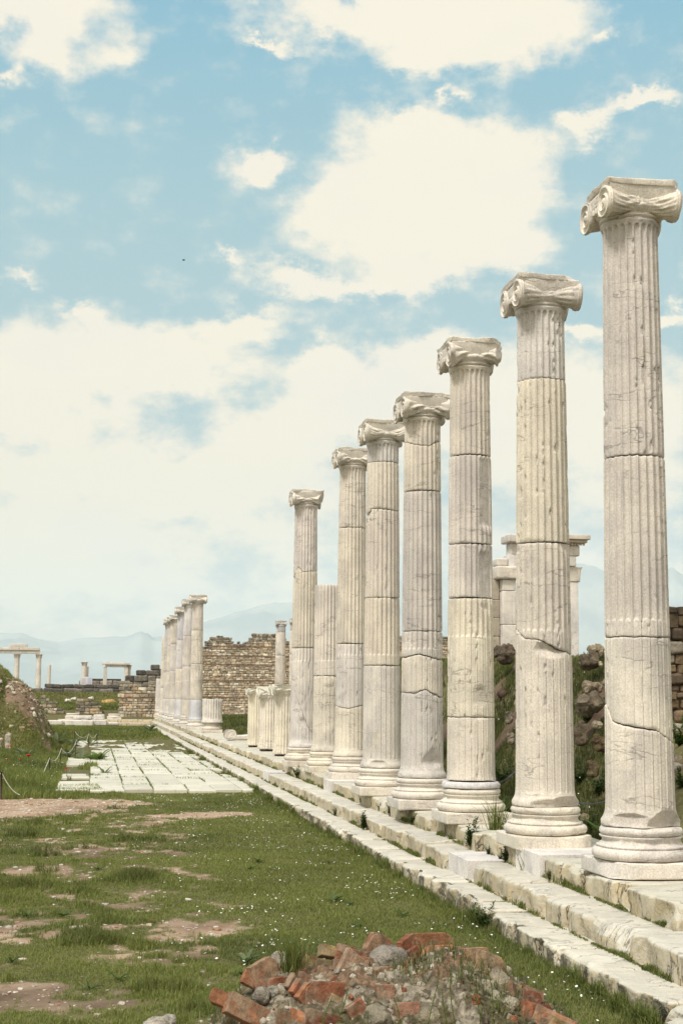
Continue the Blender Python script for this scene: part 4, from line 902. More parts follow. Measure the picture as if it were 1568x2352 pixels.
# (x, y on the survey sheet, width cm, height cm, thick, lean back, roll, turn, colour)
BR = [(863,2172,12,12,4,.5,.8,.3,BRN),(868,2166,14,13,3,.4,.75,.35,RED_),(812,2222,16,14,4,.6,.7,.2,(.30,.20,.14)),(708,2203,12,8,4,.5,.5,-.2,RED_),(612,2238,13,17,4,.3,-.35,.5,BRN),(585,2240,11,7,4,.6,.5,.1,ORG),
      (509,2283,10,6,4,.8,.4,0,ORG),(541,2308,8,4,4,.9,.1,.3,BRN),(578,2318,24,9,5,.7,.5,.2,ORG),(691,2268,7,18,3.5,.2,-.8,.7,DRD),(702,2282,7,18,3.5,.2,-.75,.7,RED_),(716,2294,8,17,3.5,.2,-.7,.6,ORG),
      (742,2300,17,20,5,.3,.1,.2,RED_),(784,2302,13,6,4,.7,.5,0,OCH),(831,2332,8,16,4,.3,-.5,.2,RED_),(834,2240,15,4,6,1.1,.2,.2,ORG),(767,2178,15,5,5,.8,.25,.3,OCH),(793,2186,9,10,4,.5,.3,.2,ORG),(752,2234,11,7,4,.6,.4,.1,RED_),(740,2343,16,10,5,.5,.3,.2,DRD),
      (993,2168,19,14,4,.22,.0,.05,ORG),(999,2200,16,15,4,.35,.0,.1,(.42,.21,.13)),(942,2190,9,20,4,.15,-.35,.7,RED_),(958,2204,6,16,3,.2,-.4,.6,DRD),(1043,2189,12,10,4,.3,-.1,-.3,RED_),(1092,2216,13,19,4,.25,.05,.3,(.33,.20,.12)),(1119,2224,15,17,4,.35,.35,.1,(.34,.22,.13)),
      (993,2258,9,6,4,.6,.3,0,BRN),(885,2294,8,16,4,.2,0,.1,(.33,.19,.13)),(940,2330,12,14,5,.3,-.05,.1,(.26,.14,.10)),(1028,2318,5,20,3,.2,.45,.5,RED_),(1084,2290,10,14,4,.4,-.5,.2,DRD),(1224,2318,12,9,4,.7,.3,.2,RED_),(1271,2337,18,8,4,.8,.4,-.3,ORG),
      (1084,2342,12,8,4,.5,.1,0,DRD),(1049,2328,5,14,3,.2,.3,.4,BRN),(1224,2272,10,5,3,.9,.4,.3,BRN),(1180,2262,7,5,3,.8,.2,.2,OCH),(660,2330,9,6,4,.7,.2,.3,BRN),(885,2240,7,5,3,.8,.3,.2,ORG),(1010,2290,8,5,3,.8,-.2,.5,ORG),(1150,2320,8,6,3,.7,.2,.1,(.42,.36,.3))]
_q = np.random.RandomState(17)
for k in range(46):
    px = _q.uniform(560, 1290); top = np.interp(px, [500, 600, 850, 1000, 1100, 1200, 1300], [2290, 2225, 2195, 2200, 2220, 2255, 2330])
    BR.append((px, top+_q.uniform(4, 1.)*_q.uniform(0, 40), _q.uniform(5, 11), _q.uniform(5, 12), 3.5, _q.uniform(.1, 1.), _q.uniform(-.7, .7), _q.uniform(-.7, .8), [RED_, BRN, DRD, ORG, OCH][_q.choice(5, p=[.3, .25, .25, .12, .08])]))
for i, (px, py, w_, h_, th_, lean, roll, turn, c) in enumerate(BR):
    py = py+12; Y = 5.80-(py-2202)/160.*.42; p = at(px, py, Y); r_ = np.random.RandomState(i+3)
    a, b = w_/110., h_/110.
    pl = [(r_.choice([-1, 1]), 0, r_.uniform(.6, 1.6), max(a, b)*r_.uniform(.46, .60)), (r_.choice([-1, 1])*1., .3, -.8, max(a, b)*r_.uniform(.48, .62))]
    V, F = rbox(a, th_/100.*.8, b, .003, (14, 4, 14), .0035, 18., i*1.9, pl, .012)
    V = rot(V, -lean*.55, 0, 0); V = rot(V, 0, roll, 0); V = rot(V, 0, 0, turn)
    mb = MB(); cc = np.array(c)*r_.uniform(.80, 1.25)
    dust = np.clip(fbm(V[:, 0]+i, V[:, 1], V[:, 2], 5, 16., .7)*2.6+.05, 0, .75)[:, None]
    mb.add(V+p-RO, F, cc*(1-dust)+np.array([.25, .20, .145])*dust); mb.build('brick', M_brick, ruin, False)
for i, (px, py, s, c) in enumerate(((892,2196,.125,(.40,.37,.34)),(644,2198,.07,(.56,.52,.46)),(603,2275,.06,(.46,.43,.38)),(628,2268,.05,(.44,.42,.38)),(822,2278,.075,(.36,.33,.29)),(1139,2243,.085,(.44,.39,.32)),(1122,2268,.07,(.46,.41,.34)),(1000,2232,.05,(.56,.53,.47)),(955,2282,.09,(.38,.34,.28)),(1080,2315,.1,(.42,.38,.31)),(1130,2285,.06,(.52,.49,.42)),(985,2330,.1,(.40,.36,.28)),(865,2330,.09,(.36,.33,.27)),(1170,2300,.06,(.46,.42,.35)))):
    py = py+12; Y = 5.78-(py-2202)/160.*.42; p = at(px, py, Y)
    V, F = rbox(s*1.1, s, s, s*.42, (9, 9, 9), s*.28, 2.2/s*.6, i*3.1); V = V*(1+.10*np.abs(fbm(V[:, 0], V[:, 1]+i, V[:, 2], 3, 60.)))[:, None]
    mb = MB(); mb.add(rot(V, .3*i, .2*i, i)+p-RO, F, (c[0]*.72, c[1]*.70, c[2]*.66)); mb.build('stone', M_rock, ruin)
rb = MB(); r = np.random.RandomState(77)
for i in range(900):
    x, y = r.uniform(.3, 2.1), r.uniform(5.1, 6.05); z = float(heap_z(np.array(x), np.array(y)))+.03*float(fbm(np.array([x]), np.array([y]), 1, 5, 7., .62)[0])+.008
    s = r.choice([.008, .012, .018, .028, .04], p=[.25, .3, .25, .14, .06]); V, F = rbox(s, s*r.uniform(.6, 1), s*r.uniform(.5, .9), s*.2, (1, 1, 1), s*.2, 1/s, i*.7)
    c = [(.36, .32, .26), (.27, .235, .18), (.46, .43, .37), (.24, .105, .06), (.16, .135, .10)][r.choice(5, p=[.3, .27, .15, .13, .15])]
    rb.add(rot(V, *r.uniform(-2, 2, 3))+[x, y, z]-RO, F, c)
tag(rb.build('rubble', M_rock, ruin, False), kind='stuff')
# ------------------------------------------------------------------ grass
def blades(P, H, W, col, seed=0, lean=.45, curl=.5):
    """P roots (n,3); one tapered bent blade each"""
    r = np.random.RandomState(seed); n = len(P); a = r.uniform(0, 2*math.pi, n); l = np.abs(r.normal(0, lean, n))
    d = np.stack([np.cos(a), np.sin(a), 0*a], 1); s = np.stack([-np.sin(a+r.normal(0, .6, n)), np.cos(a), 0*a], 1)
    up = np.array([0, 0, 1.])
    H = H[:, None]; W = W[:, None]; l = l[:, None]
    m = P+up*H*.55+d*H*l*.35; t = P+up*H*(1-.25*l)+d*H*l*(.6+curl)
    V = np.stack([P-s*W/2, P+s*W/2, m+s*W*.38, m-s*W*.38, t], 1).reshape(-1, 3)
    b = np.arange(n)[:, None]*5
    return V, [b+np.array([[0, 1, 2, 3]]), b+np.array([[3, 2, 4]])], np.repeat(col, 5, 0)
def gcol(n, r, P=None, dry=.1):
    a = np.array([.078, .106, .030]); b = np.array([.232, .260, .080]); c = np.array([.26, .23, .10])
    k = r.rand(n, 1)
    if P is not None: k = np.clip(k*.7+.35+.7*fbm(P[:, 0], P[:, 1], 12, 3, .9)[:, None], 0, 1.1)
    col = a*(1-k)+b*k; dr = r.rand(n, 1) < dry
    return np.where(dr, col*.4+c*.6, col)
gm = MB(); r = np.random.RandomState(5)
def scatter(n, x0, x1, y0, y1, keep, h, wd, lean=.5, dry=.1, seed=0, clump=0):
    if clump:
        m = n//clump; cx, cy = r.uniform(x0, x1, m), r.uniform(y0, y1, m); x = np.repeat(cx, clump)+r.normal(0, .025, m*clump); y = np.repeat(cy, clump)+r.normal(0, .025, m*clump)
    else: x, y = r.uniform(x0, x1, n), r.uniform(y0, y1, n)
    kp = keep(x, y); kp = kp & (x > -.12*y-.35+.0*y) & (x < .45*y+.3); x, y = x[kp], y[kp]
    if len(x) == 0: return
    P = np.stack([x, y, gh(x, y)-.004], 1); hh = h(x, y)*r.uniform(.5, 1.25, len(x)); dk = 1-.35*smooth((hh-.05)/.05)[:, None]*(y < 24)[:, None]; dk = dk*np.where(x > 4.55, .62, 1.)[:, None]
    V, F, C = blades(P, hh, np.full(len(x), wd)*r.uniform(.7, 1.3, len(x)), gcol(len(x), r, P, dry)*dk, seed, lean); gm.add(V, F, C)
inheap = lambda x, y: (x > .2) & (x < 2.2) & (y > 4.9) & (y < 6.1)
def keep_court(th):
    def f(x, y):
        c = cover(x, y); return (r.rand(len(x)) < smooth((c-th)/.3)) & (x < 2.975) & ~inheap(x, y)
    return f
def hcourt(x, y):
    edge = np.exp(-np.clip(2.97-x, 0, 9)/.10)
    tuft = np.clip(fbm(x, y, 21, 3, 2.3)-.12, 0, 1)*.15*smooth((1.5-x)/1.2)
    big = .12*np.exp(-(((x-.44)/.22)**2+((y-13.94)/.3)**2))+.10*np.exp(-(((x+.62)/.4)**2+((y-13.4)/.25)**2))
    return .026+.014*fbm(x, y, 20, 2, 2.)+tuft+big+edge*.055
scatter(210000, -1.6, 2.98, 6.2, 11., keep_court(.42), hcourt, .0042, .6, .12, 1)
scatter(190000, -2.4, 2.98, 11., 16.5, keep_court(.42), hcourt, .0055, .6, .12, 2)
scatter(170000, -3.5, 2.98, 16.5, 26., keep_court(.40), lambda x, y: hcourt(x, y)*1.0, .008, .6, .12, 3)
onpave = lambda x, y: (x > -.6) & (x < 3.) & (y > 26.1) & (y < 54.5)
leftbank = lambda x, y: (x < 2.98) & (~onpave(x, y) | (vnoise(x*2.3, y*1.1, 7.) > .62)) & (r.rand(len(x)) < smooth((cover(x, y)-.3)/.3))
scatter(150000, -5.5, 1.2, 24.3, 44., lambda x, y: leftbank(x, y) & ((x < -.15+.1*np.sin(y*2.)) | ((vnoise(x*2.3, y*1.1, 7.) > .62) & (x < .3+.02*(44-y)))), lambda x, y: .10+.09*fbm(x, y, 3, 3, .8)+.04*smooth((-.4-x)/.6), .012, .4, .1, 4)
scatter(60000, -5., 3., 54.2, 81., lambda x, y: (x < 2.95), lambda x, y: .12+.06*fbm(x, y, 3, 3, .6), .025, .4, .12, 5)
scatter(70000, -7.5, -.6, 40., 62., lambda x, y: (r.rand(len(x)) < smooth((cover(x, y)-.45)/.25)*.9), lambda x, y: .13+.08*fbm(x, y, 3, 3, .8), .02, .4, .3, 6)
# bank behind the colonnade
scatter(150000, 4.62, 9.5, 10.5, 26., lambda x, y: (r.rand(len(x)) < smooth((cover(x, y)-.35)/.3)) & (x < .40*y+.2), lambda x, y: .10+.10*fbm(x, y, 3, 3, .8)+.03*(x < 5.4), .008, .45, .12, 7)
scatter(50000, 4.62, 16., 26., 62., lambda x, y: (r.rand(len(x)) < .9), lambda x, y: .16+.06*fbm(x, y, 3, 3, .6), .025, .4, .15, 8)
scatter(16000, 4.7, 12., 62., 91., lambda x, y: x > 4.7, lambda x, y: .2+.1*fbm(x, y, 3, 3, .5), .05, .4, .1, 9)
scatter(16000, -4.5, 2., 89., 97.8, lambda x, y: x < 6, lambda x, y: .15+0*x, .04, .4, .2, 10)
# seams between the steps, with tufts
def seam(xc, z, y0, y1, n, hgt, sx=.012):
    y = y0+(y1-y0)*r.rand(n)**1.6; m = (vnoise(y*3.1, xc*7)+.5*vnoise(y*11., xc) > r.uniform(-.5, .35, len(y))); y = y[m]
    x = xc+np.abs(r.normal(0, sx, len(y)))*-1; P = np.stack([x, y, np.full(len(y), z)], 1)
    H = hgt*(.25+.8*np.clip(vnoise(y*5., 3.3)+.2, 0, 1))*r.uniform(.3, 1.3, len(y)); V, F, C = blades(P, H, .003+.0004*y, gcol(len(y), r, None, .12), int(xc*10), .6); gm.add(V, F, C)
seam(3.29, .135, 7.5, 56, 26000, .06); seam(3.625, .30, 8.8, 56, 24000, .065); seam(2.975, .0, 6.5, 26, 26000, .13, .03); seam(2.975, .0, 26, 80, 14000, .16, .03)
for (a, b, y0, y1) in pave_cells:
    for (xx0, xx1, yy0, yy1, n) in ((b-.012, b+.012, y0, y1, 26), (a, b, y1-.02, y1+.02, 18)):
        if vnoise((a+b)*3.1, y0*1.7) < (.05 if n > 20 else .0): continue
        m = int(n*1.6); P = np.stack([r.uniform(xx0, xx1, m), r.uniform(yy0, yy1, m), np.full(m, .045)], 1); V, F, C = blades(P, r.uniform(.02, .06, m), np.full(m, .012), gcol(m, r), int(a*9+y0) % 97, .8); gm.add(V, F, C)
# grass on and around the ruin
P = np.stack([r.uniform(.15, 2.2, 9000), r.uniform(4.95, 6.1, 9000)], 1); mk = fbm(P[:, 0], P[:, 1], 31, 3, 3.) > .04-.24*smooth((1.0-P[:, 0])/.4); P = P[mk]
P = np.hstack([P, heap_z(P[:, 0], P[:, 1])[:, None]]); P = P[P[:, 2] > .1]
V, F, C = blades(P, r.uniform(.02, .08, len(P)), np.full(len(P), .0035), gcol(len(P), r)*.8, 41, .7); gm.add(V, F, C)
P = np.stack([r.normal(.80, .03, 120), r.normal(5.74, .03, 120), np.full(120, .66)], 1); V, F, C = blades(P, r.uniform(.08, .17, 120), np.full(120, .004), gcol(120, r), 42, .3); gm.add(V, F, C)
tag(gm.build('grass', M_leaf, None, True), 'short green lawn grass and tufts growing through the soil and stone joints', 'grass', kind='stuff')
# daisies
dm = MB(); n = 3600
cxs = r.uniform(.5, 2.9, 110); cys = 7.4+18*r.rand(110)**1.3
x = np.repeat(cxs, 12)+r.normal(0, .10, 110*12); y = np.repeat(cys, 12)+r.normal(0, .16, 110*12); 
x2, y2 = r.uniform(-1., 2.9, 160), r.uniform(7., 25., 160); x = np.concatenate([x, x2, r.uniform(4.8, 7.5, 500), r.uniform(-2., -.4, 200)]); y = np.concatenate([y, y2, r.uniform(12, 22, 500), r.uniform(26, 36, 200)])
mk = ((cover(x, y) > .6) & ((x < 2.95) | (x > 4.7)) & ~inheap(x, y) & (x < .45*y)); x, y = x[mk], y[mk]
z = gh(x, y)+np.where(x > 4.5, .13, np.where(y > 26, .16, .040))+r.uniform(-.01, .012, len(x))
for i in range(len(x)):
    s = r.uniform(.004, .0085)*(1+.008*y[i]); a = np.arange(6)*math.pi/3; tx, ty = r.uniform(-.5, .5, 2)
    dx, dy = s*np.cos(a), s*np.sin(a); ring = np.stack([x[i]+dx, y[i]+dy, z[i]+dx*tx+dy*ty], 1); dm.add(ring, np.array([[0, 1, 2, 3, 4, 5]]))
tag(dm.build('daisies', M_white, None, False), 'tiny white daisies scattered over the lawn', 'flowers', kind='stuff')
# pebbles on the bare soil
pb = MB(); x, y = r.uniform(-2.4, 2.6, 9000), 6.6+19*r.rand(9000)**1.2; mk = (cover(x, y) < .55) & ~inheap(x, y) & (x > -.13*y); x, y = x[mk][:2600], y[mk][:2600]; z = gh(x, y)
for i in range(len(x)):
    s = r.choice([.008, .013, .02, .034], p=[.45, .33, .17, .05])*(1+.02*y[i]); V, F = rbox(s*r.uniform(.8, 1.6), s, s*.5, s*.2, (1, 1, 1), s*.15, 1/s, i*.3) if s > .02 else box8(-s*.7, s*.7, -s/2, s/2, -s*.2, s*.25, s*.12, r)
    c = [(.58, .52, .45), (.48, .40, .32), (.66, .63, .58), (.36, .22, .15)][r.choice(4, p=[.35, .3, .2, .15])]; pb.add(rot(V, 0, 0, r.uniform(0, 3))+[x[i], y[i], z[i]+s*.08], F, c)
tag(pb.build('pebbles', M_rock, None, False), 'small pale pebbles on the bare reddish soil', 'pebbles', kind='stuff')
# ------------------------------------------------------------------ plants
def leafy(name, x, y, z, nl, L, W, label, seed, up=.9, col=(.16, .20, .10), group=None, cat='plant'):
    """rosette of broad pointed leaves"""
    r_ = np.random.RandomState(seed); mb = MB()
    for k in range(nl):
        a = k*2.399+r_.uniform(-.3, .3); el = up*r_.uniform(.45, 1.15); l = L*r_.uniform(.65, 1.1); s = np.linspace(0, 1, 8); bend = r_.uniform(.3, .9)
        ang = el-bend*s**1.5; rr = np.cumsum(np.cos(ang))*l/8; zz = np.cumsum(np.sin(ang))*l/8
        wv = W*l/L*np.sin(np.clip(s*.92+.08, 0, 1)*math.pi)**.7*r_.uniform(.8, 1.2); wv[-1] = .001
        c, s_ = math.cos(a), math.sin(a); ctr = np.stack([rr*c, rr*s_, zz], 1); sd_ = np.array([-s_, c, 0])
        V = np.concatenate([ctr+sd_*wv[:, None]/2+[0, 0, .25]*wv[:, None], ctr, ctr-sd_*wv[:, None]/2+[0, 0, .25]*wv[:, None]]); n = 8; F = []
        for q in range(7): F += [[q, q+1, n+q+1, n+q], [n+q, n+q+1, 2*n+q+1, 2*n+q]]
        mb.add(V, np.array(F), np.array(col)*r_.uniform(.75, 1.25))
    o = mb.build(name, M_leaf, None); o.location = (x, y, z); tag(o, label, cat, group); return o
GR = 'broad leaved rosette plants by the paving'
PL = [(130,1704,46.,22,.62,.13,'largest grey green rosette plant below the rubble walls, left of the rope posts'),(60,1740,38.,18,.46,.11,'grey rosette plant in the left grass with poppies in front'),(168,1700,48.,14,.5,.10,'arching rosette plant behind the middle rope posts'),
      (95,1714,44.,10,.42,.06,'thin leaved rosette plant left of the rope posts'),(160,1732,40.,12,.46,.12,'upright rosette at the left of the three beside the far rope posts'),(188,1736,39.,14,.44,.12,'middle rosette of the three beside the far rope posts'),(226,1738,38.5,20,.46,.13,'greenest rosette on the paving right of the rope posts'),
      (241,1775,32.,9,.26,.07,'small rosette growing alone from a paving joint'),(207,1702,50.,9,.42,.09,'pale rosette just behind the two farthest rope posts'),(345,1677,66.,16,.62,.11,'grey rosette beside the far corner of the steps'),(300,1680,66.,14,.5,.10,'rosette on the far grass near the middle of the court'),(85,1700,50.,8,.42,.05,'low sprawling rosette on the upper left grass'),(285,1683,64.,8,.3,.05,'tiny rosette left of the far corner pair')]
for i, (px, py, Y, nl, L, W, lb) in enumerate(PL):
    p = at(px, py, Y); leafy('rosette_plant', float(p[0]), Y, float(gh(p[0], Y)), nl, L, W, lb, i+2, .95, (.17, .20, .12) if i != 6 else (.15, .21, .07), GR)
for i, (px, py, L, lb) in enumerate(((345*1.0, 0, 0, ''),)): pass
leafy('rosette_plant', 1.02, 9.5, .0, 9, .13, .035, 'small upright leafy rosette in the lawn above the brick rubble', 61, 1.1, (.14, .18, .09), 'lawn rosettes')
leafy('rosette_plant', 2.05, 12.2, .0, 9, .13, .03, 'small leafy rosette in the daisy lawn near the steps', 62, .9, (.12, .17, .07), 'lawn rosettes')
r_ = np.random.RandomState(33); k = 0
while k < 26:
    x, y = r_.uniform(-1.1, 2.6), 7.6+9*r_.rand()
    if cover(np.array(x), np.array(y)) < .55 or inheap(np.array(x), np.array(y)) or x < -.1*y: continue
    leafy('lawn_weed', float(x), float(y), float(gh(x, y)), 8, r_.uniform(.05, .11), .02, 'small dark leafy weed growing low in the lawn', 200+k, .8, (.07, .115, .03), 'small leafy weeds in the lawn'); k += 1
leafy('rosette_plant', 4.75, 12.9, .42, 10, .34, .05, 'broad leaved weed between the second and third column bases', 63, 1.0, (.11, .17, .05), None)
def tuft(x, y, z, n, L, label, seed, spread=.05, lean=.5, W=.006, name='grass_tuft', cat='plant', dark=1., group='weeds rooted in the step joints'):
    r_ = np.random.RandomState(seed); P = np.stack([r_.normal(0, spread, n), r_.normal(0, spread, n), np.zeros(n)], 1); V, F, C = blades(P, L*r_.uniform(.5, 1.1, n), np.full(n, W), gcol(n, r_)*dark, seed, lean, .6)
    mb = MB(); mb.add(V, F, C); o = mb.build(name, M_leaf); o.location = (x, y, z); return tag(o, label, cat, group)
def weed(x, y, z, h, label, seed, w_=.10, group='weeds rooted in the step joints'):
    """bushy weed: several stems with many small leaves"""
    r_ = np.random.RandomState(seed); t = empty('weed', (x, y, z), 0, label, 'plant', group); sm = MB(); lf = MB()
    for k in range(9):
        a, l = r_.uniform(0, 6.3), h*r_.uniform(.55, 1.1); sp = w_*r_.uniform(.1, 1.); s = np.linspace(0, 1, 6); P = np.stack([sp*np.cos(a)*s**1.3, sp*np.sin(a)*s**1.3, l*s], 1)
        V, F = tube(P, .0025*(1-.6*s), 4); sm.add(V, F[0], (.12, .12, .05))
        for q in range(26):
            s0 = r_.uniform(.12, 1.); pt = P[int(s0*5)]*(1-(s0*5 % 1))+P[min(5, int(s0*5)+1)]*(s0*5 % 1); b = r_.uniform(0, 6.3); ll = h*.24*(1.2-.6*s0); d = np.array([math.cos(b), math.sin(b), r_.uniform(.1, .9)]); d /= np.linalg.norm(d); sd_ = np.cross(d, [0, 0, 1]); 
            V = np.array([pt, pt+d*ll*.5+sd_*ll*.22, pt+d*ll, pt+d*ll*.5-sd_*ll*.22]); lf.add(V, np.array([[0, 1, 2, 3]]), np.array([.045, .08, .02])*r_.uniform(.7, 1.6))
    sm.build('stem', M_leaf, t); lf.build('leaves', M_leaf, t); return t
WD = [(1080,1922+58,.30,.28,'dark bushy weed in the step joint below the second column',.10),(945,1900,.30,.15,'dark leafy weed at the joint beside the third column steps',.09),(682,1785,.30,.22,'dark round bush on the step beside the broken off column',.12),(830,1840,.30,.14,'small green weed on the middle step below the fifth column',.07),(895,1875,.30,.16,'yellow green weed at the upper joint below the fourth column',.08),
      (835,1910,.14,.24,'tall thin stemmed weed standing on the lowest step',.08),(1110,2075,.0,.20,'dark weed at the foot of the lowest step below the white block',.16),(1122,1958,.30,.10,'low bright leaf weed beside the new top step block',.06),(1148,1966,.30,.08,'low bright leaf weed left of the new top step block',.05)]
WD += [(873,1868,.30,.12,'small round weed at the joint left of the fourth column step',.07),(1160,1975,.30,.16,'spiky weed hanging at the left corner of the new top step block',.06),(1262,2010,.30,.10,'low weed in the gap right of the new top step block',.06),(770,1830,.14,.12,'short weed on the lowest step below the sixth column',.06)]
for i, (px, py, z, h, lb, w_) in enumerate(WD):
    p = atz(px, py, z); X = {.30: 3.60, .14: 3.26, .0: 2.95}[z]; pv_ = at(px, py, 10.)/10.; Yw = X/(pv_[0]); weed(X, float(Yw), z, h, lb, i+7, w_)
_t = at(1138, 1868, 13.75)
tuft(float(_t[0]), 13.75, .44, 90, .40, 'long dark bladed tuft growing beside the third column base', 5, .05, .5, .008)
tuft(3.62, 11.75, .30, 26, .26, 'sparse long bladed tuft in front of the new top step block', 6, .03, .8, .005)
tuft(.80, 5.70, .66, 70, .17, 'long bladed tuft growing out of the brick rubble', 8, .02, .35, .004, group=None)
r = np.random.RandomState(55)
for i in range(9):
    x = (1.05, 1.12, 1.28, 1.36, 1.42, .94, 1.33, 1.47, .88)[i]; y = 5.28+.03*(i % 3); h = .14+.03*(i % 4); s = np.linspace(0, 1, 7); mb = MB(); P = np.stack([.03*np.sin(s*2+i)*(1 if i % 2 else -1), .01*s, h*s], 1)
    V, F = tube(P, .0018, 4); mb.add(V, F[0], (.13, .18, .04))
    for q in range(26): 
        s0 = r.uniform(.25, 1); k = int(s0*6); b = r.uniform(0, 6.3); ll = .012; d = np.array([math.cos(b), math.sin(b), .5]); sd_ = np.array([-math.sin(b), math.cos(b), 0]); V = P[k]+np.array([d*0, d*ll*.5+sd_*.003, d*ll, d*ll*.5-sd_*.003]); mb.add(V, np.array([[0, 1, 2, 3]]), (.14, .19, .05))
    o = mb.build('weed_stalk', M_leaf, None); o.location = (x, y, float(heap_z(np.array(x), np.array(y)))); tag(o, 'slender pale green seeding stalk in front of the brick rubble', 'plant', 'seeding stalks in front of the brick rubble')
WB = [(1150,1560,19.,.35,'dark scrub high in the gap left of the second column'),(1158,1640,16.,.3,'dark scrub half way down the gap left of the second column'),(1152,1760,14.,.28,'low scrub at the bottom of the gap left of the second column'),(1345,1600,17.5,.3,'scrub between the boulders behind the nearest two columns, upper'),
      (1330,1680,16.,.3,'scrub left of the mossy boulder between the nearest two columns'),(1372,1700,15.,.3,'scrub right of the mossy boulder between the nearest two columns'),(1350,1810,13.6,.3,'leafy scrub low in the gap between the nearest two columns'),(1558,1700,15.5,.35,'scrub at the right edge above the cable'),(1560,1800,14.,.3,'scrub low at the right edge beside the nearest column')]
for i, (px, py, Y, h, lb) in enumerate(WB):
    p = at(px, py, Y); weed(float(p[0]), Y, float(gh(p[0], Y))-.02, h, lb, i+70, .22, 'scrub bushes on the grassy bank')
br_ = MB(); r_ = np.random.RandomState(92)
for i in range(500):
    x, y = r_.uniform(5.3, 9.), r_.uniform(13., 24.); z = float(gh(x, y))
    if float(cover(np.array(x), np.array(y))) > .62 or z < .7: continue
    s_ = r_.choice([.04, .07, .11, .17], p=[.4, .32, .2, .08]); V, F = rbox(s_*r_.uniform(.8, 1.5), s_, s_*.7, s_*.3, (2, 2, 2), s_*.25, 1/s_, i*.7)
    br_.add(rot(V, *r_.uniform(-1, 1, 3))+[x, y, z+s_*.1], F, [(.20, .17, .13), (.13, .105, .08), (.32, .29, .24), (.10, .07, .05)][r_.choice(4, p=[.3, .35, .1, .25])])
tag(br_.build('bank_rubble', M_rock, None, False), 'small loose stones in the bare earth of the bank', 'rubble', kind='stuff')
# poppies
for i, (px, py, Y, lb) in enumerate(((20,1714,38.,'left one of a pair of poppies at the upper left grass'),(26,1714,38.,'right one of a pair of poppies at the upper left grass'),(66,1736,34.,'biggest red poppy in front of the grey rosette'),(48,1746,33.,'tall red poppy below and left of the biggest one'),(18,1745,33.,'red poppy nearest the left edge'),(153,1766,30.5,'red poppy at the edge of the paving'),(113,1669,56.,'distant red poppy below the marble pile'),(167,1680,54.,'red poppy beside the farthest rope'))):
    p = at(px, py, Y); z0 = float(gh(p[0], Y)); t = empty('poppy', (float(p[0]), Y, z0), 0, lb, 'flower', 'red poppies'); hh = max(.1, float(p[2])-z0)
    V, F = tube(np.array([[0, 0, 0], [.01, 0, hh*.5], [0, 0, hh]]), .004, 4); mb = MB(); mb.add(V, F[0], (.1, .15, .05)); mb.build('stem', M_leaf, t)
    P = [(.005, -.02), (.03, -.012), (.05, .012), (.055, .035), (.04, .03), (.015, -.005)]; s = .9 if i == 2 else .55; V, F = lathe(P, 8, i, .02, (), 5.); mesh('petals', V*s+[0, 0, hh], F, M_petalr, t)
# rope barrier
PT = [(4.2,1773,3.7,1838,24.3),(115,1741,114.4,1781,31.7),(141.8,1719,137,1764,36.),(177,1699,172.4,1740,41.),(205,1685,204,1718,47.),(223,1685,224,1714,49.),(173,1680,173,1709,51.)]
LBL = ['nearest rope post at the left edge','rope post at the paving edge with a white rope slanting down left','third rope post leaning slightly right','fourth rope post leaning among the rosettes','left post of the two farthest beside the rosettes','right post of the two farthest beside the rosettes','thin dark post at the far end of the rope line']
tops = []
for (tx, ty, bx, by, Y), lb in zip(PT, LBL):
    a = at(tx, ty, Y); b = at(bx, by, Y); b[2] = float(gh(b[0], Y))-.02; t = empty('rope_post', tuple(b), 0, lb, 'post', 'rope barrier posts')
    V, F = tube(np.array([[0, 0, 0], (a-b)*.5, a-b]), .016 if Y < 30 else .013, 8); mesh('rod', V, F, M_metal, t)
    th = np.linspace(0, 2*math.pi, 13); V, F = tube(np.stack([.02*np.cos(th), 0*th, .02*np.sin(th)], 1)+(a-b)+[0, 0, .015], .006, 5); mesh('eyelet', V, F[0], M_metal, t); tops.append(a)
def rope(a, b, sag, label, m=M_rope, rad=.006, group='ropes between the posts'):
    s = np.linspace(0, 1, 14)[:, None]; P = a*(1-s)+b*s; P[:, 2] -= (sag*4*s*(1-s))[:, 0]; o0 = P[0].copy(); V, F = tube(P-o0, rad, 6); o = mesh('rope', V, F, m); o.location = tuple(o0); return tag(o, label, 'rope', group)
g0 = at(46, 1822, 24.3); g0[2] = .10
rope(tops[0], g0, .07, 'sagging rope from the nearest left post down to the grass'); gl = at(96, 1785, 31.); rope(tops[1], gl, .0, 'taut white rope slanting down left from the second post'); rope(tops[0], at(-30, 1810, 24.3), .02, 'short rope end leaving the picture at the nearest left post')
rope(tops[1], tops[2], .16, 'sagging rope between the second and third posts'); rope(tops[2], tops[3], .22, 'rope between the third and fourth posts'); rope(tops[3], tops[4], .25, 'rope from the fourth post to the far pair'); rope(tops[4], tops[5], .14, 'sagging rope between the far pair of posts'); rope(tops[6], tops[4], .16, 'white rope from the thin dark post to the far pair')
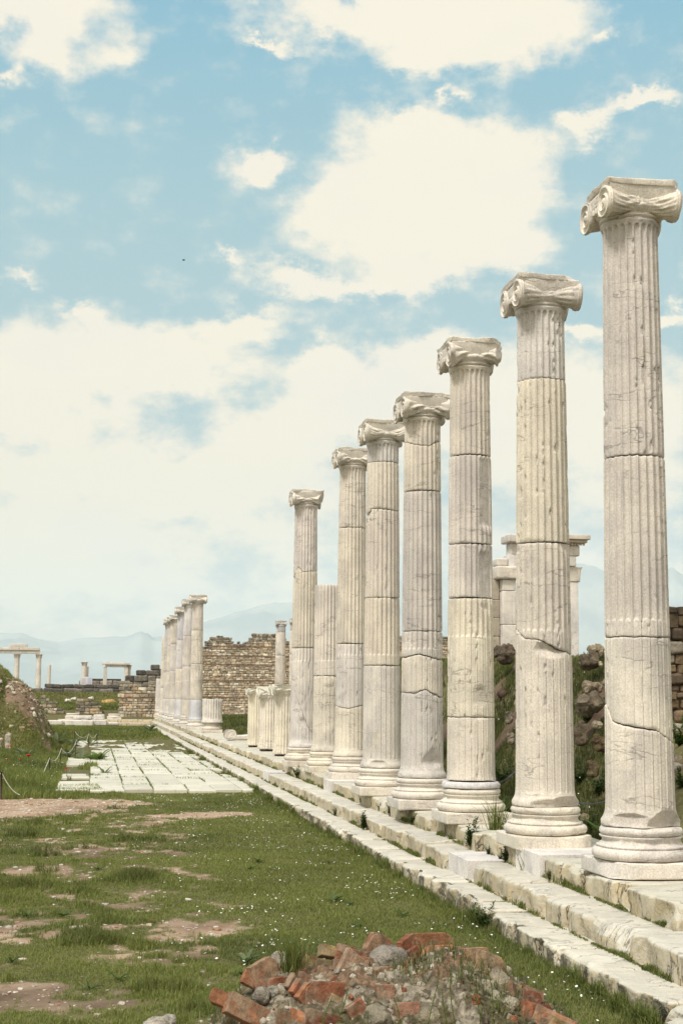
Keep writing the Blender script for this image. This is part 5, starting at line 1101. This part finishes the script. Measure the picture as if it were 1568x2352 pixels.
a = at((1900+140/1.887)*.5741, (2600+1010/1.887)*.5741, 15.); b = at((1900+310/1.887)*.5741, (2600+910/1.887)*.5741, 14.5); c = at((1900+720/1.887)*.5741, (2600+1135/1.887)*.5741, 13.); d = at((1900+1000/1.887)*.5741, (2600+1140/1.887)*.5741, 12.4)
rope(a, b, .03, 'grey cable behind the columns, left piece between the third and second', M_cable, .008, 'grey cables behind the columns'); rope(c, d, .03, 'grey cable behind the columns, right piece between the second and nearest', M_cable, .008, 'grey cables behind the columns')
for p_, lb in ((b+[.05, .05, 0], 'thin cable post behind the second column'), (d+[.1, .05, .0], 'thin cable post behind the nearest column')):
    z0 = float(gh(p_[0], p_[1])); t = empty('cable_post', (float(p_[0]), float(p_[1]), z0), 0, lb, 'post', 'cable posts'); V, F = tube(np.array([[0, 0, -.1], [0, 0, .3], [0, 0, max(.3, p_[2]-z0)+.03]]), .012, 8); mesh('rod', V, F, M_metal, t)
# a bird in the sky
bd = MB(); V, F = rbox(.4, .09, .09, .05, (2, 1, 1)); bd.add(V, F, (.03, .04, .06))
for s in (-1, 1): bd.add(np.array([[-.12, 0, 0], [.12, 0, 0], [.02, s*.6, .18], [-.1, s*.6, .16]]), np.array([[0, 1, 2, 3]]), (.03, .04, .06))
o = bd.build('bird', M_brick); p = at(422, 598, 210.); o.location = tuple(p); o.rotation_euler = (.3, .1, .2); tag(o, 'tiny dark bird flying high at the left of the sky', 'bird')
# ------------------------------------------------------------------ haze
HZ_ON = True
if HZ_ON:
    V, F = box8(-25500, 25500, -1900, 25500, -145, 1750); F = F[:, ::-1]*1
    m, g = mat('haze'); vol = g.n('ShaderNodeVolumePrincipled', {'Color': (.80, .93, 1, 1), 'Density': 4.5e-5, 'Anisotropy': -.35}); g.n('ShaderNodeOutputMaterial', {1: vol}, None)
    tag(mesh('haze', V, F[:, ::-1], m, None, False), kind='stuff')
sc.cycles.volume_bounces = 3; sc.cycles.max_bounces = 6; sc.cycles.diffuse_bounces = 3; sc.cycles.transmission_bounces = 2; sc.cycles.transparent_max_bounces = 6
sc.cycles.use_denoising = True
